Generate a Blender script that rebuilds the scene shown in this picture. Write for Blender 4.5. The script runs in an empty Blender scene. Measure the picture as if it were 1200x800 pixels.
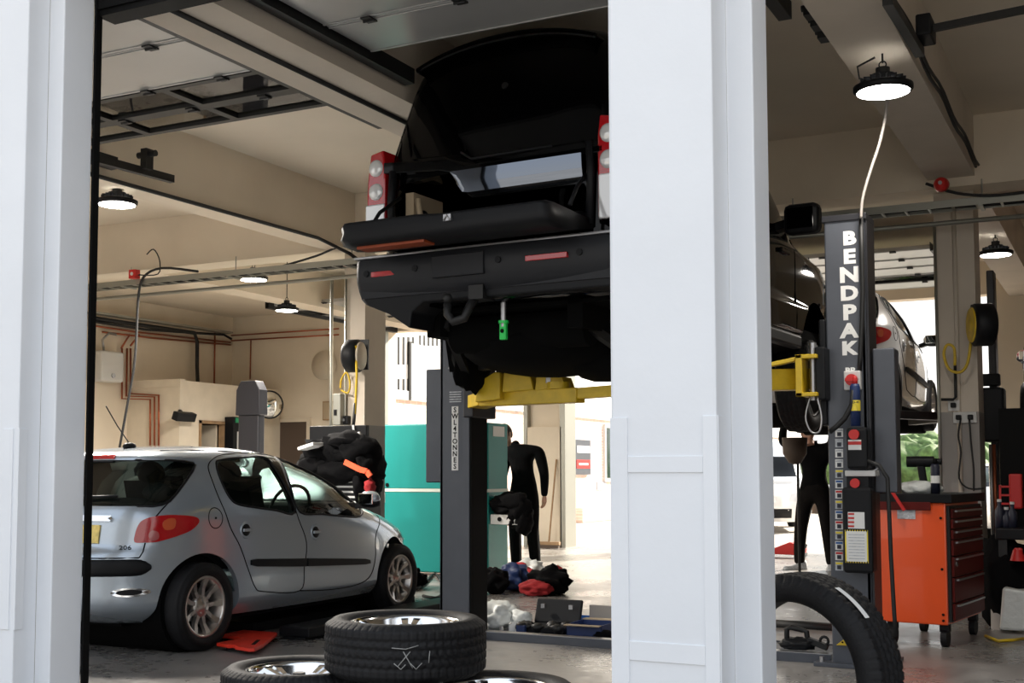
import bpy, bmesh, math, random
from mathutils import Vector, Matrix, noise
from mathutils.bvhtree import BVHTree
random.seed(7)
R = math.radians
PI = math.pi
C = bpy.context.scene.collection

# ------------------------------------------------------------------ camera model (shared by the camera and by at())
FOC, CX, CY = 1451.0, 553.0, 455.0
YAW, PITCH, EYE = R(28.1), math.atan(100 / 1451.0), 1.155

def ray(x, y):
    a = (x - CX) / FOC; b = -(y - CY) / FOC
    fw = math.cos(PITCH) - b * math.sin(PITCH); up = math.sin(PITCH) + b * math.cos(PITCH)
    return Vector((a * math.cos(YAW) - fw * math.sin(YAW), a * math.sin(YAW) + fw * math.cos(YAW), up))

def at(x, y, X=None, Y=None, Z=None):
    """point of the plane X=, Y= or Z= that the photograph shows at x, y"""
    r = ray(x, y)
    t = (X / r.x) if X is not None else (Y / r.y) if Y is not None else ((Z - EYE) / r.z)
    return Vector((0, 0, EYE)) + r * t

# ------------------------------------------------------------------ materials
MATS = {}
def mat(name, col, rough=.6, metal=0., var=0., scale=6., bump=0., bscale=40., emit=0., ecol=None, coat=0., spec=None, trans=0.):
    if name in MATS: return MATS[name]
    m = bpy.data.materials.new(name); m.use_nodes = True
    nt = m.node_tree; b = nt.nodes['Principled BSDF']
    b.inputs['Base Color'].default_value = (*col, 1); b.inputs['Roughness'].default_value = rough
    b.inputs['Metallic'].default_value = metal
    if coat: b.inputs['Coat Weight'].default_value = coat; b.inputs['Coat Roughness'].default_value = .03
    if spec is not None: b.inputs['Specular IOR Level'].default_value = spec
    if trans: b.inputs['Transmission Weight'].default_value = trans
    if emit:
        b.inputs['Emission Color'].default_value = (*(ecol or col), 1); b.inputs['Emission Strength'].default_value = emit
    if var or bump:
        tc = nt.nodes.new('ShaderNodeTexCoord')
    if var:
        n = nt.nodes.new('ShaderNodeTexNoise'); n.inputs['Scale'].default_value = scale; n.inputs['Detail'].default_value = 6
        nt.links.new(tc.outputs['Object'], n.inputs['Vector'])
        r = nt.nodes.new('ShaderNodeValToRGB')
        r.color_ramp.elements[0].position = .3; r.color_ramp.elements[1].position = .7
        r.color_ramp.elements[0].color = (*[c * (1 - var) for c in col], 1)
        r.color_ramp.elements[1].color = (*[min(1, c * (1 + var)) for c in col], 1)
        nt.links.new(n.outputs['Fac'], r.inputs['Fac']); nt.links.new(r.outputs['Color'], b.inputs['Base Color'])
    if bump:
        n2 = nt.nodes.new('ShaderNodeTexNoise'); n2.inputs['Scale'].default_value = bscale; n2.inputs['Detail'].default_value = 4
        nt.links.new(tc.outputs['Object'], n2.inputs['Vector'])
        bp = nt.nodes.new('ShaderNodeBump'); bp.inputs['Strength'].default_value = bump; bp.inputs['Distance'].default_value = .01
        nt.links.new(n2.outputs['Fac'], bp.inputs['Height']); nt.links.new(bp.outputs['Normal'], b.inputs['Normal'])
    MATS[name] = m
    return m

def glass_mat(name, tint, refl=.12):
    m = bpy.data.materials.new(name); m.use_nodes = True; nt = m.node_tree
    for n in list(nt.nodes): nt.nodes.remove(n)
    o = nt.nodes.new('ShaderNodeOutputMaterial'); mx = nt.nodes.new('ShaderNodeMixShader')
    t = nt.nodes.new('ShaderNodeBsdfTransparent'); g = nt.nodes.new('ShaderNodeBsdfGlossy'); f = nt.nodes.new('ShaderNodeFresnel')
    t.inputs[0].default_value = (*tint, 1); g.inputs['Roughness'].default_value = .02; f.inputs['IOR'].default_value = 1.45
    nt.links.new(f.outputs[0], mx.inputs[0]); nt.links.new(t.outputs[0], mx.inputs[1]); nt.links.new(g.outputs[0], mx.inputs[2])
    nt.links.new(mx.outputs[0], o.inputs[0]); MATS[name] = m
    return m

M = MATS
mat('white_paint', (.73, .755, .79), .5, var=.025, scale=2.2, bump=.12, bscale=22)
mat('cream_wall', (.72, .63, .50), .75, var=.06, scale=1.3, bump=.2, bscale=9)
mat('cream_beam', (.60, .53, .44), .75, var=.07, scale=1.6, bump=.25, bscale=14)
mat('ceiling_paint', (.72, .64, .52), .8, var=.06, scale=1.0, bump=.15, bscale=8)
mat('door_grey', (.42, .42, .41), .28, .35, var=.10, scale=1.1, bump=.25, bscale=1.6)
mat('door_frame', (.03, .03, .032), .45, .3)
mat('dark_steel', (.018, .018, .018), .5, .4, var=.2, scale=8)
mat('black', (.004, .004, .004), .6, spec=.1)
mat('black_matt', (.002, .002, .002), .95, spec=.1)
mat('black_plastic', (.006, .0065, .008), .5, spec=.22)
mat('bumper_plastic', (.013, .014, .017), .5, spec=.3)
mat('black_gloss', (.001, .001, .0012), .05, spec=.22)
mat('lip_sky_sheen', (.15, .175, .22), .03, 1.)  # mirror metal with the bluish sky sheen put into its colour
mat('rubber', (.008, .008, .009), .65, spec=.28, var=.2, scale=14, bump=.2, bscale=120)
mat('chrome', (.86, .87, .88), .14, 1.)
mat('alloy', (.56, .53, .50), .28, .9)
mat('steel', (.42, .42, .43), .35, .9)
mat('silver_paint', (.42, .48, .54), .26, .55, coat=1.)
mat('white_car', (.75, .76, .77), .2, .1, coat=1.)
mat('maroon_car', (.09, .008, .010), .18, .2, coat=1.)
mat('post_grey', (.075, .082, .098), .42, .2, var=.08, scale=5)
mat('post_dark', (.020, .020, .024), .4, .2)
mat('yellow', (.62, .42, .015), .42, var=.16, scale=9)
mat('orange_paint', (.78, .085, .012), .33, var=.03, scale=3, coat=.4)
mat('orange_dark', (.10, .007, .005), .5, spec=.2)
mat('red', (.55, .015, .012), .45)
mat('red_light', (.42, .006, .010), .12, coat=1.)
mat('red_ramp', (.72, .035, .015), .45, var=.12, scale=12)
mat('amber', (.55, .09, .03), .15, coat=1.)
mat('lamp_smoke', (.42, .10, .10), .15, coat=1.)
mat('clear_lamp', (.70, .71, .72), .1, .2, coat=1.)
mat('teal', (.006, .205, .19), .5, var=.05, scale=2, spec=.3)
mat('teal_trim', (.50, .56, .50), .5)
mat('chalk', (.30, .30, .29), .9)
mat('paper', (.78, .78, .76), .7)
mat('paper_grey', (.45, .47, .50), .7, var=.3, scale=60)
mat('yellow_plate', (.72, .55, .16), .5, var=.25, scale=30)
mat('orange_plate', (.28, .05, .012), .4)
mat('blue', (.015, .10, .34), .45)
mat('blue_dark', (.012, .03, .11), .5)
mat('navy', (.012, .014, .03), .5)
mat('copper', (.36, .10, .045), .35, .7)
mat('galv', (.34, .34, .30), .45, .7)
mat('cable', (.010, .010, .010), .6)
mat('grey_cable', (.30, .27, .25), .5)
mat('skin', (.50, .27, .19), .55)
mat('hair', (.03, .018, .012), .7)
mat('cloth_black', (.0035, .0035, .004), .95, spec=.1, bump=.4, bscale=30)
mat('cloth_dark', (.008, .007, .007), .95, spec=.1, bump=.4, bscale=30)
mat('cloth_red', (.30, .012, .015), .85, bump=.4, bscale=30)
mat('cloth_orange', (.85, .10, .03), .7)
mat('plastic_white', (.62, .62, .60), .45)
mat('plastic_bag', (.62, .64, .62), .35, bump=.8, bscale=18)
mat('cardboard', (.42, .33, .22), .8)
mat('wood', (.30, .19, .10), .7, var=.2, scale=8)
mat('green_plastic', (.02, .62, .10), .4)
mat('leaf', (.09, .16, .045), .8, var=.5, scale=5, bump=.6, bscale=9)
mat('trunk', (.10, .07, .05), .9)
mat('dado_grey', (.30, .28, .26), .6, var=.08, scale=2)
mat('seat_fabric', (.018, .018, .020), .9)
mat('lamp_face', (1, 1, 1), .5, emit=26., ecol=(1, .97, .90))
mat('mirror', (.85, .87, .86), .03, 1.)
mat('cream_light', (.66, .58, .46), .7, var=.04)
mat('brown_dark', (.08, .055, .04), .7)
mat('yellow_sticker', (.85, .68, .05), .5)
mat('cladding', (.80, .78, .74), .6, var=.04, scale=2)
mat('green_sign', (.02, .30, .13), .5)
glass_mat('car_glass', (.50, .58, .53))
glass_mat('clear_glass', (.80, .84, .80))
glass_mat('door_glazing', (.82, .84, .72))
mat('glass_dark', (.03,.05,.04), .08)

def concrete(name, col, rough, var, wet=0.):
    m = mat(name, col, rough); nt = m.node_tree; b = nt.nodes['Principled BSDF']
    tc = nt.nodes.new('ShaderNodeTexCoord')
    n = nt.nodes.new('ShaderNodeTexNoise'); n.inputs['Scale'].default_value = 1.1; n.inputs['Detail'].default_value = 9; n.inputs['Roughness'].default_value = .62
    n2 = nt.nodes.new('ShaderNodeTexNoise'); n2.inputs['Scale'].default_value = 14; n2.inputs['Detail'].default_value = 6
    mx = nt.nodes.new('ShaderNodeMath'); mx.operation = 'MULTIPLY_ADD'; mx.inputs[1].default_value = .35
    nt.links.new(tc.outputs['Object'], n.inputs['Vector']); nt.links.new(tc.outputs['Object'], n2.inputs['Vector'])
    nt.links.new(n2.outputs['Fac'], mx.inputs[0]); nt.links.new(n.outputs['Fac'], mx.inputs[2])
    r = nt.nodes.new('ShaderNodeValToRGB'); r.color_ramp.elements[0].position = .5; r.color_ramp.elements[1].position = .85
    r.color_ramp.elements[0].color = (*[c * (1 - var) for c in col], 1); r.color_ramp.elements[1].color = (*[c * (1 + var) for c in col], 1)
    nt.links.new(mx.outputs[0], r.inputs['Fac']); nt.links.new(r.outputs['Color'], b.inputs['Base Color'])
    rr = nt.nodes.new('ShaderNodeMapRange'); rr.inputs['From Min'].default_value = .45; rr.inputs['From Max'].default_value = .85
    rr.inputs['To Min'].default_value = max(.08, rough - wet); rr.inputs['To Max'].default_value = rough + .12
    nt.links.new(mx.outputs[0], rr.inputs['Value']); nt.links.new(rr.outputs[0], b.inputs['Roughness'])
    bp = nt.nodes.new('ShaderNodeBump'); bp.inputs['Strength'].default_value = .12; bp.inputs['Distance'].default_value = .01
    nt.links.new(mx.outputs[0], bp.inputs['Height']); nt.links.new(bp.outputs['Normal'], b.inputs['Normal'])
    return m
concrete('floor_concrete', (.20, .19, .18), .34, .30, .20)
concrete('yard_concrete', (.42, .39, .35), .8, .15)

def brick_mat():
    m = mat('brick', (.6, .4, .3), .85); nt = m.node_tree; b = nt.nodes['Principled BSDF']
    tc = nt.nodes.new('ShaderNodeTexCoord'); mp = nt.nodes.new('ShaderNodeMapping'); mp.inputs['Rotation'].default_value = (0, 0, 0)
    sep = nt.nodes.new('ShaderNodeSeparateXYZ'); cmb = nt.nodes.new('ShaderNodeCombineXYZ')
    nt.links.new(tc.outputs['Object'], sep.inputs[0]); nt.links.new(sep.outputs['Y'], cmb.inputs['X']); nt.links.new(sep.outputs['Z'], cmb.inputs['Y'])
    br = nt.nodes.new('ShaderNodeTexBrick'); br.inputs['Scale'].default_value = 1.; br.inputs['Brick Width'].default_value = .225; br.inputs['Row Height'].default_value = .075
    br.inputs['Mortar Size'].default_value = .008; br.inputs['Color1'].default_value = (.80, .62, .52, 1); br.inputs['Color2'].default_value = (.74, .54, .45, 1); br.inputs['Mortar'].default_value = (.8, .76, .7, 1)
    nt.links.new(cmb.outputs[0], br.inputs['Vector']); nt.links.new(br.outputs['Color'], b.inputs['Base Color'])
brick_mat()

# ------------------------------------------------------------------ mesh builder
ORI = {}
class MB:
    def __init__(s): s.v = []; s.f = []; s.sm = []
    def add(s, vs, fs, smooth=False, M4=None):
        o = len(s.v)
        for v in vs: s.v.append((M4 @ Vector(v)) if M4 is not None else Vector(v))
        for f in fs: s.f.append([i + o for i in f]); s.sm.append(smooth)
        return s
    def box(s, x0, x1, y0, y1, z0, z1, M4=None):
        vs = [(x, y, z) for z in (z0, z1) for y in (y0, y1) for x in (x0, x1)]
        return s.add(vs, [(0, 2, 3, 1), (4, 5, 7, 6), (0, 1, 5, 4), (1, 3, 7, 5), (3, 2, 6, 7), (2, 0, 4, 6)], False, M4)
    def cbox(s, c, d, rot=(0, 0, 0)):
        from mathutils import Euler
        M4 = Matrix.Translation(c) @ Euler(rot).to_matrix().to_4x4()
        return s.box(-d[0] / 2, d[0] / 2, -d[1] / 2, d[1] / 2, -d[2] / 2, d[2] / 2, M4)
    def beam(s, a, b, w, h, up=(0, 0, 1)):
        a = Vector(a); b = Vector(b); d = (b - a); L = d.length; d.normalize()
        r = d.cross(Vector(up)); r = r.normalized() if r.length > 1e-5 else Vector((1, 0, 0)); u = r.cross(d)
        M4 = Matrix(((r.x, d.x, u.x, a.x), (r.y, d.y, u.y, a.y), (r.z, d.z, u.z, a.z), (0, 0, 0, 1)))
        return s.box(-w / 2, w / 2, 0, L, -h / 2, h / 2, M4)
    def cyl(s, a, b, r, r2=None, seg=20, caps=True, smooth=True):
        a = Vector(a); b = Vector(b); r2 = r if r2 is None else r2
        q = (b - a).to_track_quat('Z', 'Y').to_matrix().to_4x4(); L = (b - a).length
        M4 = Matrix.Translation(a) @ q
        vs = [(r * math.cos(2 * PI * i / seg), r * math.sin(2 * PI * i / seg), 0) for i in range(seg)] + \
             [(r2 * math.cos(2 * PI * i / seg), r2 * math.sin(2 * PI * i / seg), L) for i in range(seg)]
        s.add(vs, [(i, (i + 1) % seg, seg + (i + 1) % seg, seg + i) for i in range(seg)], smooth, M4)
        if caps: s.add(vs, [list(range(seg))[::-1], list(range(seg, 2 * seg))], False, M4)
        return s
    def tube(s, pts, r, seg=8, closed=False):
        pts = [Vector(p) for p in pts]; n = len(pts); rings = []
        up = None
        for i, p in enumerate(pts):
            d = (pts[(i + 1) % n] - pts[i - 1]) if closed else (pts[min(i + 1, n - 1)] - pts[max(i - 1, 0)])
            d.normalize()
            if up is None: up = d.orthogonal().normalized()
            up = (up - d * up.dot(d)); up = up.normalized() if up.length > 1e-6 else d.orthogonal().normalized()
            w = d.cross(up)
            rings.append([p + (up * math.cos(2 * PI * k / seg) + w * math.sin(2 * PI * k / seg)) * r for k in range(seg)])
        vs = [v for g in rings for v in g]; fs = []
        for i in range(n if closed else n - 1):
            j = (i + 1) % n
            for k in range(seg): fs.append((i * seg + k, i * seg + (k + 1) % seg, j * seg + (k + 1) % seg, j * seg + k))
        if not closed: fs += [list(range(seg))[::-1], list(range((n - 1) * seg, n * seg))]
        return s.add(vs, fs, True)
    def lathe(s, prof, M4=None, seg=48, smooth=True, closed=False):
        vs = []; fs = []; n = len(prof)
        for i in range(seg):
            a = 2 * PI * i / seg
            vs += [(r * math.cos(a), r * math.sin(a), z) for r, z in prof]
        for i in range(seg):
            j = (i + 1) % seg
            for k in range(n if closed else n - 1):
                l = (k + 1) % n
                fs.append((i * n + k, j * n + k, j * n + l, i * n + l))
        return s.add(vs, fs, smooth, M4)
    def prism(s, poly, axis, a, b, M4=None):
        """2-D polygon extruded along an axis (0 x: poly=(y,z); 1 y: poly=(x,z); 2 z: poly=(x,y))"""
        def mk(p, t): return [(t, p[0], p[1]), (p[0], t, p[1]), (p[0], p[1], t)][axis]
        n = len(poly); vs = [mk(p, a) for p in poly] + [mk(p, b) for p in poly]
        fs = [(i, (i + 1) % n, n + (i + 1) % n, n + i) for i in range(n)] + [list(range(n))[::-1], list(range(n, 2 * n))]
        return s.add(vs, fs, False, M4)
    def blob(s, c, r, seed=0, amp=.25, sub=3, sc=2.2, floor=None):
        bm = bmesh.new(); bmesh.ops.create_icosphere(bm, subdivisions=sub, radius=1)
        vs = []
        for v in bm.verts:
            k = 1 + amp * noise.noise(v.co * sc + Vector((seed * 7.3, seed, 0))) * 1.3 + amp * .3 * noise.noise(v.co * sc * 2.7 + Vector((seed, 0, 3)))
            p = Vector((c[0] + v.co.x * r[0] * k, c[1] + v.co.y * r[1] * k, c[2] + v.co.z * r[2] * k))
            if floor is not None: p.z = max(p.z, floor)
            vs.append(p)
        fs = [[v.index for v in f.verts] for f in bm.faces]; bm.free()
        return s.add(vs, fs, True)
    def text(s, string, size, M4, depth=.002, bold=0., sx=1., align='CENTER', spacing=1.):
        cu = bpy.data.curves.new('lettering', 'FONT'); cu.body = string; cu.size = size; cu.extrude = depth; cu.offset = bold
        cu.align_x = align; cu.align_y = 'CENTER'; cu.space_character = spacing; cu.resolution_u = 3
        ob = bpy.data.objects.new('lettering', cu); C.objects.link(ob)
        dg = bpy.context.evaluated_depsgraph_get(); me = bpy.data.meshes.new_from_object(ob.evaluated_get(dg))
        S = Matrix.Diagonal((sx, 1, 1, 1))
        s.add([v.co.copy() for v in me.vertices], [list(p.vertices) for p in me.polygons], False, M4 @ S)
        bpy.data.objects.remove(ob); bpy.data.curves.remove(cu); bpy.data.meshes.remove(me)
        return s
    def mesh(s, name, m, off=Vector((0, 0, 0))):
        me = bpy.data.meshes.new(name); me.from_pydata([tuple(v - off) for v in s.v], [], s.f)
        me.polygons.foreach_set('use_smooth', s.sm); me.materials.append(MATS[m] if isinstance(m, str) else m)
        bm = bmesh.new(); bm.from_mesh(me); bmesh.ops.recalc_face_normals(bm, faces=bm.faces); bm.to_mesh(me); bm.free()
        me.update()
        return me
    def build(s, name, m, parent=None, bevel=0, world=True):
        if parent is not None:
            off = ORI.get(parent.name, Vector((0, 0, 0))) if world else Vector((0, 0, 0))
        else:
            xs = [v.x for v in s.v]; ys = [v.y for v in s.v]
            off = Vector(((min(xs) + max(xs)) / 2, (min(ys) + max(ys)) / 2, min(v.z for v in s.v)))
        o = bpy.data.objects.new(name, s.mesh(name, m, off)); C.objects.link(o)
        if parent is not None: o.parent = parent; ORI[o.name] = off
        else: o.location = off; ORI[o.name] = off
        if bevel:
            b = o.modifiers.new('bevel', 'BEVEL'); b.width = bevel; b.segments = 2; b.limit_method = 'ANGLE'
        return o

def thing(name, label, cat, loc=(0, 0, 0), rz=0, group=None, world=True):
    o = bpy.data.objects.new(name, None); C.objects.link(o); o.empty_display_size = .1
    o.location = loc; o.rotation_euler = (0, 0, rz); o['label'] = label; o['category'] = cat
    if group: o['group'] = group
    ORI[o.name] = Vector(loc) if world else Vector((0, 0, 0))
    return o
def tag(o, label, cat, group=None, kind=None):
    o['label'] = label; o['category'] = cat
    if group: o['group'] = group
    if kind: o['kind'] = kind
    return o
def struct(name, mb, m, bevel=0):
    o = mb.build(name, m, None, bevel); o['kind'] = 'structure'
    return o
def kids(o): return [c for c in bpy.data.objects if c.parent == o]
def dup(root, loc=None, rot=None, label=None, group=None, parent=None):
    c = root.copy(); C.objects.link(c)
    if parent is not None: c.parent = parent; c.matrix_parent_inverse = root.matrix_parent_inverse.copy()
    for ch in kids(root): dup(ch, parent=c)
    if loc is not None: c.location = loc
    if rot is not None: c.rotation_euler = rot
    if label: c['label'] = label
    if group: c['group'] = group
    return c
def MAT(loc, x, y):
    """matrix with the given local x and y axes (world vectors) at loc"""
    x = Vector(x).normalized(); y = Vector(y).normalized(); z = x.cross(y)
    return Matrix(((x.x, y.x, z.x, loc[0]), (x.y, y.y, z.y, loc[1]), (x.z, y.z, z.z, loc[2]), (0, 0, 0, 1)))
def pchip(keys, z):
    """monotone cubic interpolation of rows (z, a, b, ...)"""
    n = len(keys)
    if z <= keys[0][0]: return list(keys[0][1:])
    if z >= keys[-1][0]: return list(keys[-1][1:])
    i = max(k for k in range(n) if keys[k][0] <= z); i = min(i, n - 2)
    out = []
    for c in range(1, len(keys[0])):
        def sl(k): return (keys[k + 1][c] - keys[k][c]) / (keys[k + 1][0] - keys[k][0])
        def tg(k):
            if k == 0: return sl(0)
            if k == n - 1: return sl(n - 2)
            a, b = sl(k - 1), sl(k)
            return 0 if a * b <= 0 else 2 * a * b / (a + b)
        h = keys[i + 1][0] - keys[i][0]; t = (z - keys[i][0]) / h; m0, m1 = tg(i) * h, tg(i + 1) * h; p0, p1 = keys[i][c], keys[i + 1][c]
        out.append((2 * t**3 - 3 * t**2 + 1) * p0 + (t**3 - 2 * t**2 + t) * m0 + (-2 * t**3 + 3 * t**2) * p1 + (t**3 - t**2) * m1)
    return out
# ------------------------------------------------------------------ the building
YF, YC, YB, XL, ZC = 4.05, 10.8, 18.1, -14.7, 4.05
b = MB(); b.box(XL - .3, 6.5, YF, YB + .25, -.2, 0); struct('floor', b, 'floor_concrete')
b = MB(); b.box(-60, 60, -30, YF, -.25, -.004); struct('forecourt', b, 'yard_concrete')
b = MB(); b.box(-60, 60, YB + .25, 90, -.25, -.004); struct('yard_ground', b, 'yard_concrete')
b = MB(); b.box(XL - .3, 6.5, YF, YB + .25, ZC, ZC + .25); struct('ceiling', b, 'ceiling_paint')
b = MB(); b.box(XL - .3, XL, YF, YB + .25, 0, ZC); struct('wall_left', b, 'cream_wall')
b = MB(); b.box(6.3, 6.6, YF, YB + .25, 0, ZC); struct('wall_right', b, 'cream_wall')
# back wall: piers and headers around the rear door openings
b = MB()
b.box(XL, -11.30, YB, YB + .25, 0, ZC); b.box(-8.59, -8.02, YB, YB + .25, 0, ZC); b.box(-6.1, -5.2, YB, YB + .25, 0, ZC)
b.box(-1.66, 6.3, YB, YB + .25, 0, ZC)
for x0, x1 in ((-11.30, -8.59), (-8.02, -6.1), (-5.2, -1.66)): b.box(x0, x1, YB, YB + .25, 3.60, ZC)
struct('wall_back', b, 'cream_wall')
# front piers with their stepped jambs
def pier(x0, x1, steps_l, steps_r, name):
    b = MB()
    poly = [(x0, YF), (x1, YF)]
    if steps_r: poly += [(x1, YF + (.17 if steps_l else .13)), (x1 + .095, YF + (.17 if steps_l else .13)), (x1 + .095, YF + (.365 if steps_l else .32))]
    else: poly += [(x1, YF + .36)]
    if steps_l: poly += [(x0 - .065, YF + .365), (x0 - .065, YF + .15), (x0, YF + .15)]
    else: poly += [(x0, YF + .36)]
    b.prism(poly, 2, 0, 5.2)
    # raised corner plates and rails (sheet metal guards, 6 mm)
    return struct(name, b, 'white_paint', bevel=.006)
pr = pier(-1.606, -1.231, True, True, 'wall_front')
pl = pier(-5.35, -4.532, False, True, 'wall_front')
b = MB(); b.box(-14.9, -8.6, YF, YF + .3, 0, 5.2); b.box(2.2, 6.6, YF, YF + .3, 0, 5.2)
struct('wall_front', b, 'white_paint')
b = MB(); b.box(-8.6, -5.35, YF, YF + .3, 3.75, 5.2); b.box(-4.532, -1.606, YF, YF + .3, 3.75, 5.2); b.box(-1.231, 2.2, YF, YF + .3, 3.75, 5.2)
struct('wall_front', b, 'white_paint')
# groove lines where plates meet, guards
g = MB()
zt = at(726, 489, Y=YF).z
def strip(p0, p1, z0, z1, y=YF): g.box(at(p0, 600, Y=y).x, at(p1, 600, Y=y).x, y - .006, y + .002, z0, z1)
xl = at(716, 600, Y=YF).x; xa = at(736.5, 600, Y=YF).x; xb = at(825, 600, Y=YF).x; xc = -1.229
g.box(xl, xa, YF - .006, YF + .002, .0, zt); g.box(xb, xc, YF - .006, YF + .002, .0, zt)
for y0, y1 in ((534, 553.5), (753, 776)):
    g.box(xa, xb, YF - .0055, YF + .002, at(780, y1, Y=YF).z, at(780, y0, Y=YF).z)
g.box(xa, xb, YF - .0055, YF + .002, 0, .12)
g.box(-1.233, -1.225, YF, YF + .05, 0, zt)
o = struct('trim_1', g, 'white_paint', bevel=.002)
g = MB(); g.box(at(2, 600, Y=YF).x, at(14, 600, Y=YF).x, YF - .006, YF + .002, at(14, 738, Y=YF).z, at(14, 502, Y=YF).z)
g.box(-4.535, -4.526, YF, YF + .05, at(14, 738, Y=YF).z, at(14, 502, Y=YF).z)
struct('trim_2', g, 'white_paint', bevel=.002)
# dark joint between pier and jamb
g = MB(); g.box(-1.231, -1.2295, YF + .166, YF + .1698, .0, 5.2); g.box(-4.532, -4.530, YF + .126, YF + .1298, .0, 5.2)
struct('trim_3', g, 'dado_grey')
# black door guides and header
g = MB(); g.box(-4.437, -4.422, YF + .322, YF + .36, 0, 3.8)
struct('trim_4', g, 'black')
g = MB(); g.box(-1.69, -1.672, YF + .368, YF + .42, 0, 3.8); struct('trim_5', g, 'black')
g = MB(); hz = at(150, 15, Y=YF + .37).z
g.box(-4.437, -1.68, YF + .34, YF + .46, hz, 3.9)
g.box(-4.42, -1.72, YF + .325, YF + .341, hz + .03, hz + .09)
struct('trim_6', g, 'black')
# beams
b = MB(); b.box(-4.44, -3.98, YF + .36, 10.6, 3.50, ZC); struct('beam', b, 'cream_beam')
b = MB(); b.box(-7.29, -7.03, YF + .30, 10.6, 3.455, ZC); struct('beam', b, 'cream_wall')
b = MB(); b.box(-1.42, -1.06, YF + .36, 10.6, 3.555, ZC); struct('beam', b, 'cream_beam')
b = MB(); b.box(-10.62, -10.25, 10.95, YB, 3.55, ZC); struct('beam', b, 'cream_wall')
b = MB(); b.box(-5.85, -5.45, 10.95, YB, 3.55, ZC); struct('beam', b, 'cream_beam')
b = MB(); b.box(-1.42, -1.06, 10.95, YB, 3.555, ZC); struct('beam', b, 'cream_beam')
b = MB(); b.box(XL, 6.3, 10.6, 10.95, 3.48, ZC); struct('beam', b, 'cream_wall')
# columns with grey painted foot
def column(x0, x1, y0, y1):
    zd = 1.66
    b = MB(); b.box(x0, x1, y0, y1, zd, 3.48); struct('column', b, 'cream_beam')
    b = MB(); b.box(x0 - .001, x1 + .001, y0 - .001, y1 + .001, 0, zd); struct('column', b, 'dado_grey')
column(-7.29, -7.03, 10.8, 11.2)
column(-1.407, -1.10, 10.8, 11.2)
b = MB(); b.box(-8.60, -8.0, YB - .12, YB - .001, 0, 1.9); struct('trim_7', b, 'cream_light')
b = MB(); b.box(-8.02, -7.93, YB - .12, YB + .3, 0, 3.6); b.box(-8.66, -8.59, YB - .12, YB + .3, 0, 3.6); b.box(-11.38, -11.30, YB - .1, YB - .001, 0, 3.6)
struct('trim_8', b, 'galv')
# corner office
YO = 15.4; XO = at(211, 451, Y=YO).x; ZO = at(211, 451, Y=YO).z
def hole_wall(b, x, y0, y1, z1, holes, t=.12):
    ys = sorted([y0, y1] + [h for q in holes for h in q[:2]])
    for a, c in zip(ys[:-1], ys[1:]):
        top = [q[2] for q in holes if q[0] <= a + 1e-6 and q[1] >= c - 1e-6]
        b.box(x - t, x, a, c, top[0] if top else 0, z1)
d1 = (at(233, 500, X=XO).y, at(265, 500, X=XO).y, at(250, 493, X=XO).z)
b = MB(); hole_wall(b, XO, YO, YB, ZO, [d1]); b.box(XL, XO - .12, YO, YO + .12, 0, ZO); b.box(XL, XO, YO, YB, ZO, ZO + .08)
b.box(XL, XO + .02, YO - .02, YO + .1, ZO - .02, ZO + .1)
struct('wall_office', b, 'cream_light')
# door frames + leaves of the office
def office_door(n, d, leaf):
    b = MB(); y0, y1, zt = d
    b.box(XO - .12, XO + .02, y0, y0 + .05, 0, zt); b.box(XO - .12, XO + .02, y1 - .05, y1, 0, zt); b.box(XO - .12, XO + .02, y0, y1, zt - .05, zt)
    f = struct('door_%d' % n, b, 'wood' if n == 4 else 'cream_light')
    if leaf == 'open':
        l = MB(); l.box(XO - .75, XO - .14, y1 - .10, y1 - .06, 0, zt - .06); l.build('door_leaf', 'cream_light', f)
    else:
        l = MB(); l.box(XO - .09, XO - .05, y0 + .05, y1 - .05, 0, zt - .05); l.build('door_leaf', 'brown_dark', f)
    return f
office_door(4, d1, 'open')
a, c = at(320, 560, Y=YB), at(361, 494, Y=YB)
b = MB(); b.box(a.x - .07, a.x, YB - .05, YB, 0, c.z + .07); b.box(c.x, c.x + .07, YB - .05, YB, 0, c.z + .07); b.box(a.x, c.x, YB - .05, YB, c.z, c.z + .07); f = struct('door_5', b, 'cream_light')
b = MB(); b.box(a.x, c.x, YB - .025, YB, 0, c.z); b.build('door_leaf', 'brown_dark', f)
b = MB(); b.box(XL + .01, XL + .05, YO + .2, YB - .1, 0, 2.2); struct('wall_office_inner', b, 'brown_dark')

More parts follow.
